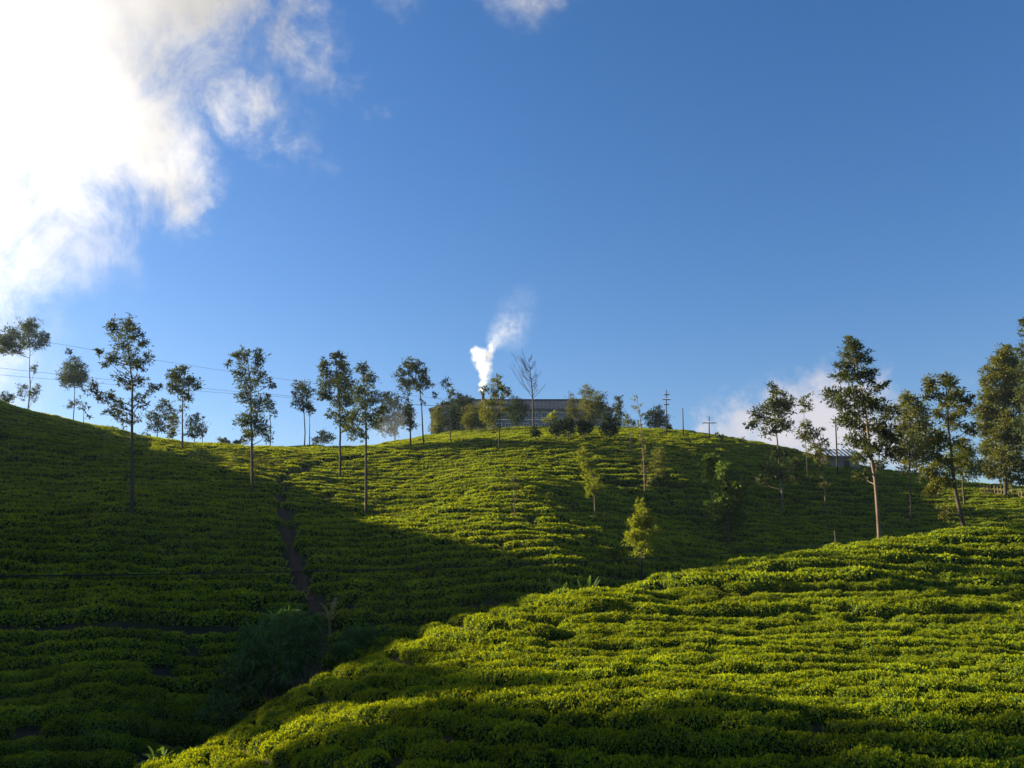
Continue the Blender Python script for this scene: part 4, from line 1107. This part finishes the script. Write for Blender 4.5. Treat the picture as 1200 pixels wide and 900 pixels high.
# ------------------------------------------------------------------ fence by the big tree
def fence():
    pts = [hit(px, py, 0.2) for px, py in [(1150, 578), (1166, 580), (1182, 582), (1198, 584), (1214, 586)]]
    x0, y0, z0 = pts[0]
    root = empty('wooden_fence', (x0, y0, z0), 'weathered picket fence below the big dense tree', 'fence')
    r = random.Random(9)
    P0 = [np.array(p) - np.array(pts[0]) for p in pts]
    for a, b in zip(P0[:-1], P0[1:]):
        for z in (0.45, 1.0):
            MB().tube([a + [0, 0, z], b + [0, 0, z]], 0.035, 5).build('rail', M['wood'], root)
        for k in range(4):
            q = a + (b - a) * (k / 4)
            q[2] = ground(q[0] + x0, q[1] + y0) - z0
            hh = 1.35 + 0.25 * r.random()
            MB().tube([q + [0, -0.05, -0.1], q + [r.uniform(-.06, .06), -0.05, hh]], 0.05, 5).build('picket', M['wood'], root)
fence()

# ------------------------------------------------------------------ steam and mist
def vapour(name, label, cat, lo, hi, balls, density, nscale, thresh, colour=(1, 1, 1), aniso=0.2):
    lo, hi = np.array(lo), np.array(hi)
    c = (lo + hi) / 2
    o = MB().box((0, 0, 0), hi - lo).build(name, None)
    o.location = c
    m, n = material(name)
    co = n.new('ShaderNodeTexCoord').outputs['Object']
    nz = n.noise(co, nscale, 5, 0.6)
    p = n.vec('ADD', co, n.vec('SCALE', n.vec('SUBTRACT', nz.outputs['Color'], (0.5, 0.5, 0.5)), scale=thresh))
    tot = None
    for (q, rad, amt) in balls:
        q = tuple(np.array(q) - c)
        e = n.maprange(n.vec('DISTANCE', p, q), 0.0, rad, amt, 0.0, True)
        tot = e if tot is None else n.math('MAXIMUM', tot, e)
    f = n.maprange(n.noise(co, nscale * 1.7, 6, 0.65).outputs[0], 0.36, 0.62)
    dn = n.math('MULTIPLY', n.math('MULTIPLY', tot, f), density)
    v = n.new('ShaderNodeVolumePrincipled')
    v.inputs['Color'].default_value = (*colour, 1)
    v.inputs['Anisotropy'].default_value = aniso
    n.put(v.inputs['Density'], dn)
    n.put(n.out.inputs['Volume'], v.outputs[0])
    o.data.materials.append(m)
    return tag(o, label, cat, kind='stuff')

def plume():
    Y = FLUE[1]
    pts = [(565, 457, 1.0, 1), (566, 449, 1.2, 1), (567, 441, 1.5, 1), (568, 433, 1.8, 1), (566, 425, 2.2, 1), (563, 418, 2.2, 1), (558, 412, 1.5, .9), (571, 416, 1.7, .9), (576, 408, 1.4, .7), (578, 401, 1.0, .5),
           (582, 397, 2.8, .11), (589, 390, 3.8, .075), (599, 385, 4.2, .05), (593, 377, 3.4, .04), (603, 396, 3.8, .025), (609, 376, 4.2, .02), (600, 363, 4.5, .012), (613, 352, 4.5, .010)]
    balls = [(at(px, py, Y), r * 1.25, a) for px, py, r, a in pts]
    q = np.array([b[0] for b in balls])
    vapour('smoke', 'white steam plume rising from the factory chimney', 'smoke', q.min(0) - [4.5, 4, 0.4], q.max(0) + [5, 4, 5], balls, 1.3, 0.42, 2.2)
plume()
def mist():
    pts = [(455, 508, 4.5, 1), (440, 512, 4, .7), (470, 510, 4.5, 1), (485, 503, 4, .7), (465, 495, 4, .6), (448, 498, 3.5, .5), (495, 512, 3.0, .4)]
    balls = [(at(px, py, 172), r * 1.9, a) for px, py, r, a in pts]
    q = np.array([b[0] for b in balls])
    vapour('mist', 'pale mist drifting in front of the grey-blue tree', 'mist', q.min(0) - [8, 8, 6], q.max(0) + [8, 8, 8], balls, 0.014, 0.12, 2.0, (0.82, 0.91, 1.0), 0.2)
mist()

# ------------------------------------------------------------------ air
def haze():
    lo, hi = np.array([-3600.0, -3600.0, -45.0]), np.array([3600.0, 3600.0, 62.0])
    o = MB().box((0, 0, 0), hi - lo).build('haze', None)
    o.location = (lo + hi) / 2
    m, n = material('haze')
    v = n.new('ShaderNodeVolumePrincipled')
    v.inputs['Color'].default_value = (0.55, 0.76, 1.0, 1)
    v.inputs['Density'].default_value = 0.0001
    v.inputs['Anisotropy'].default_value = 0.3
    n.put(n.out.inputs['Volume'], v.outputs[0])
    o.data.materials.append(m)
    tag(o, 'thin morning haze over the tea valley', 'haze', kind='stuff')
haze()
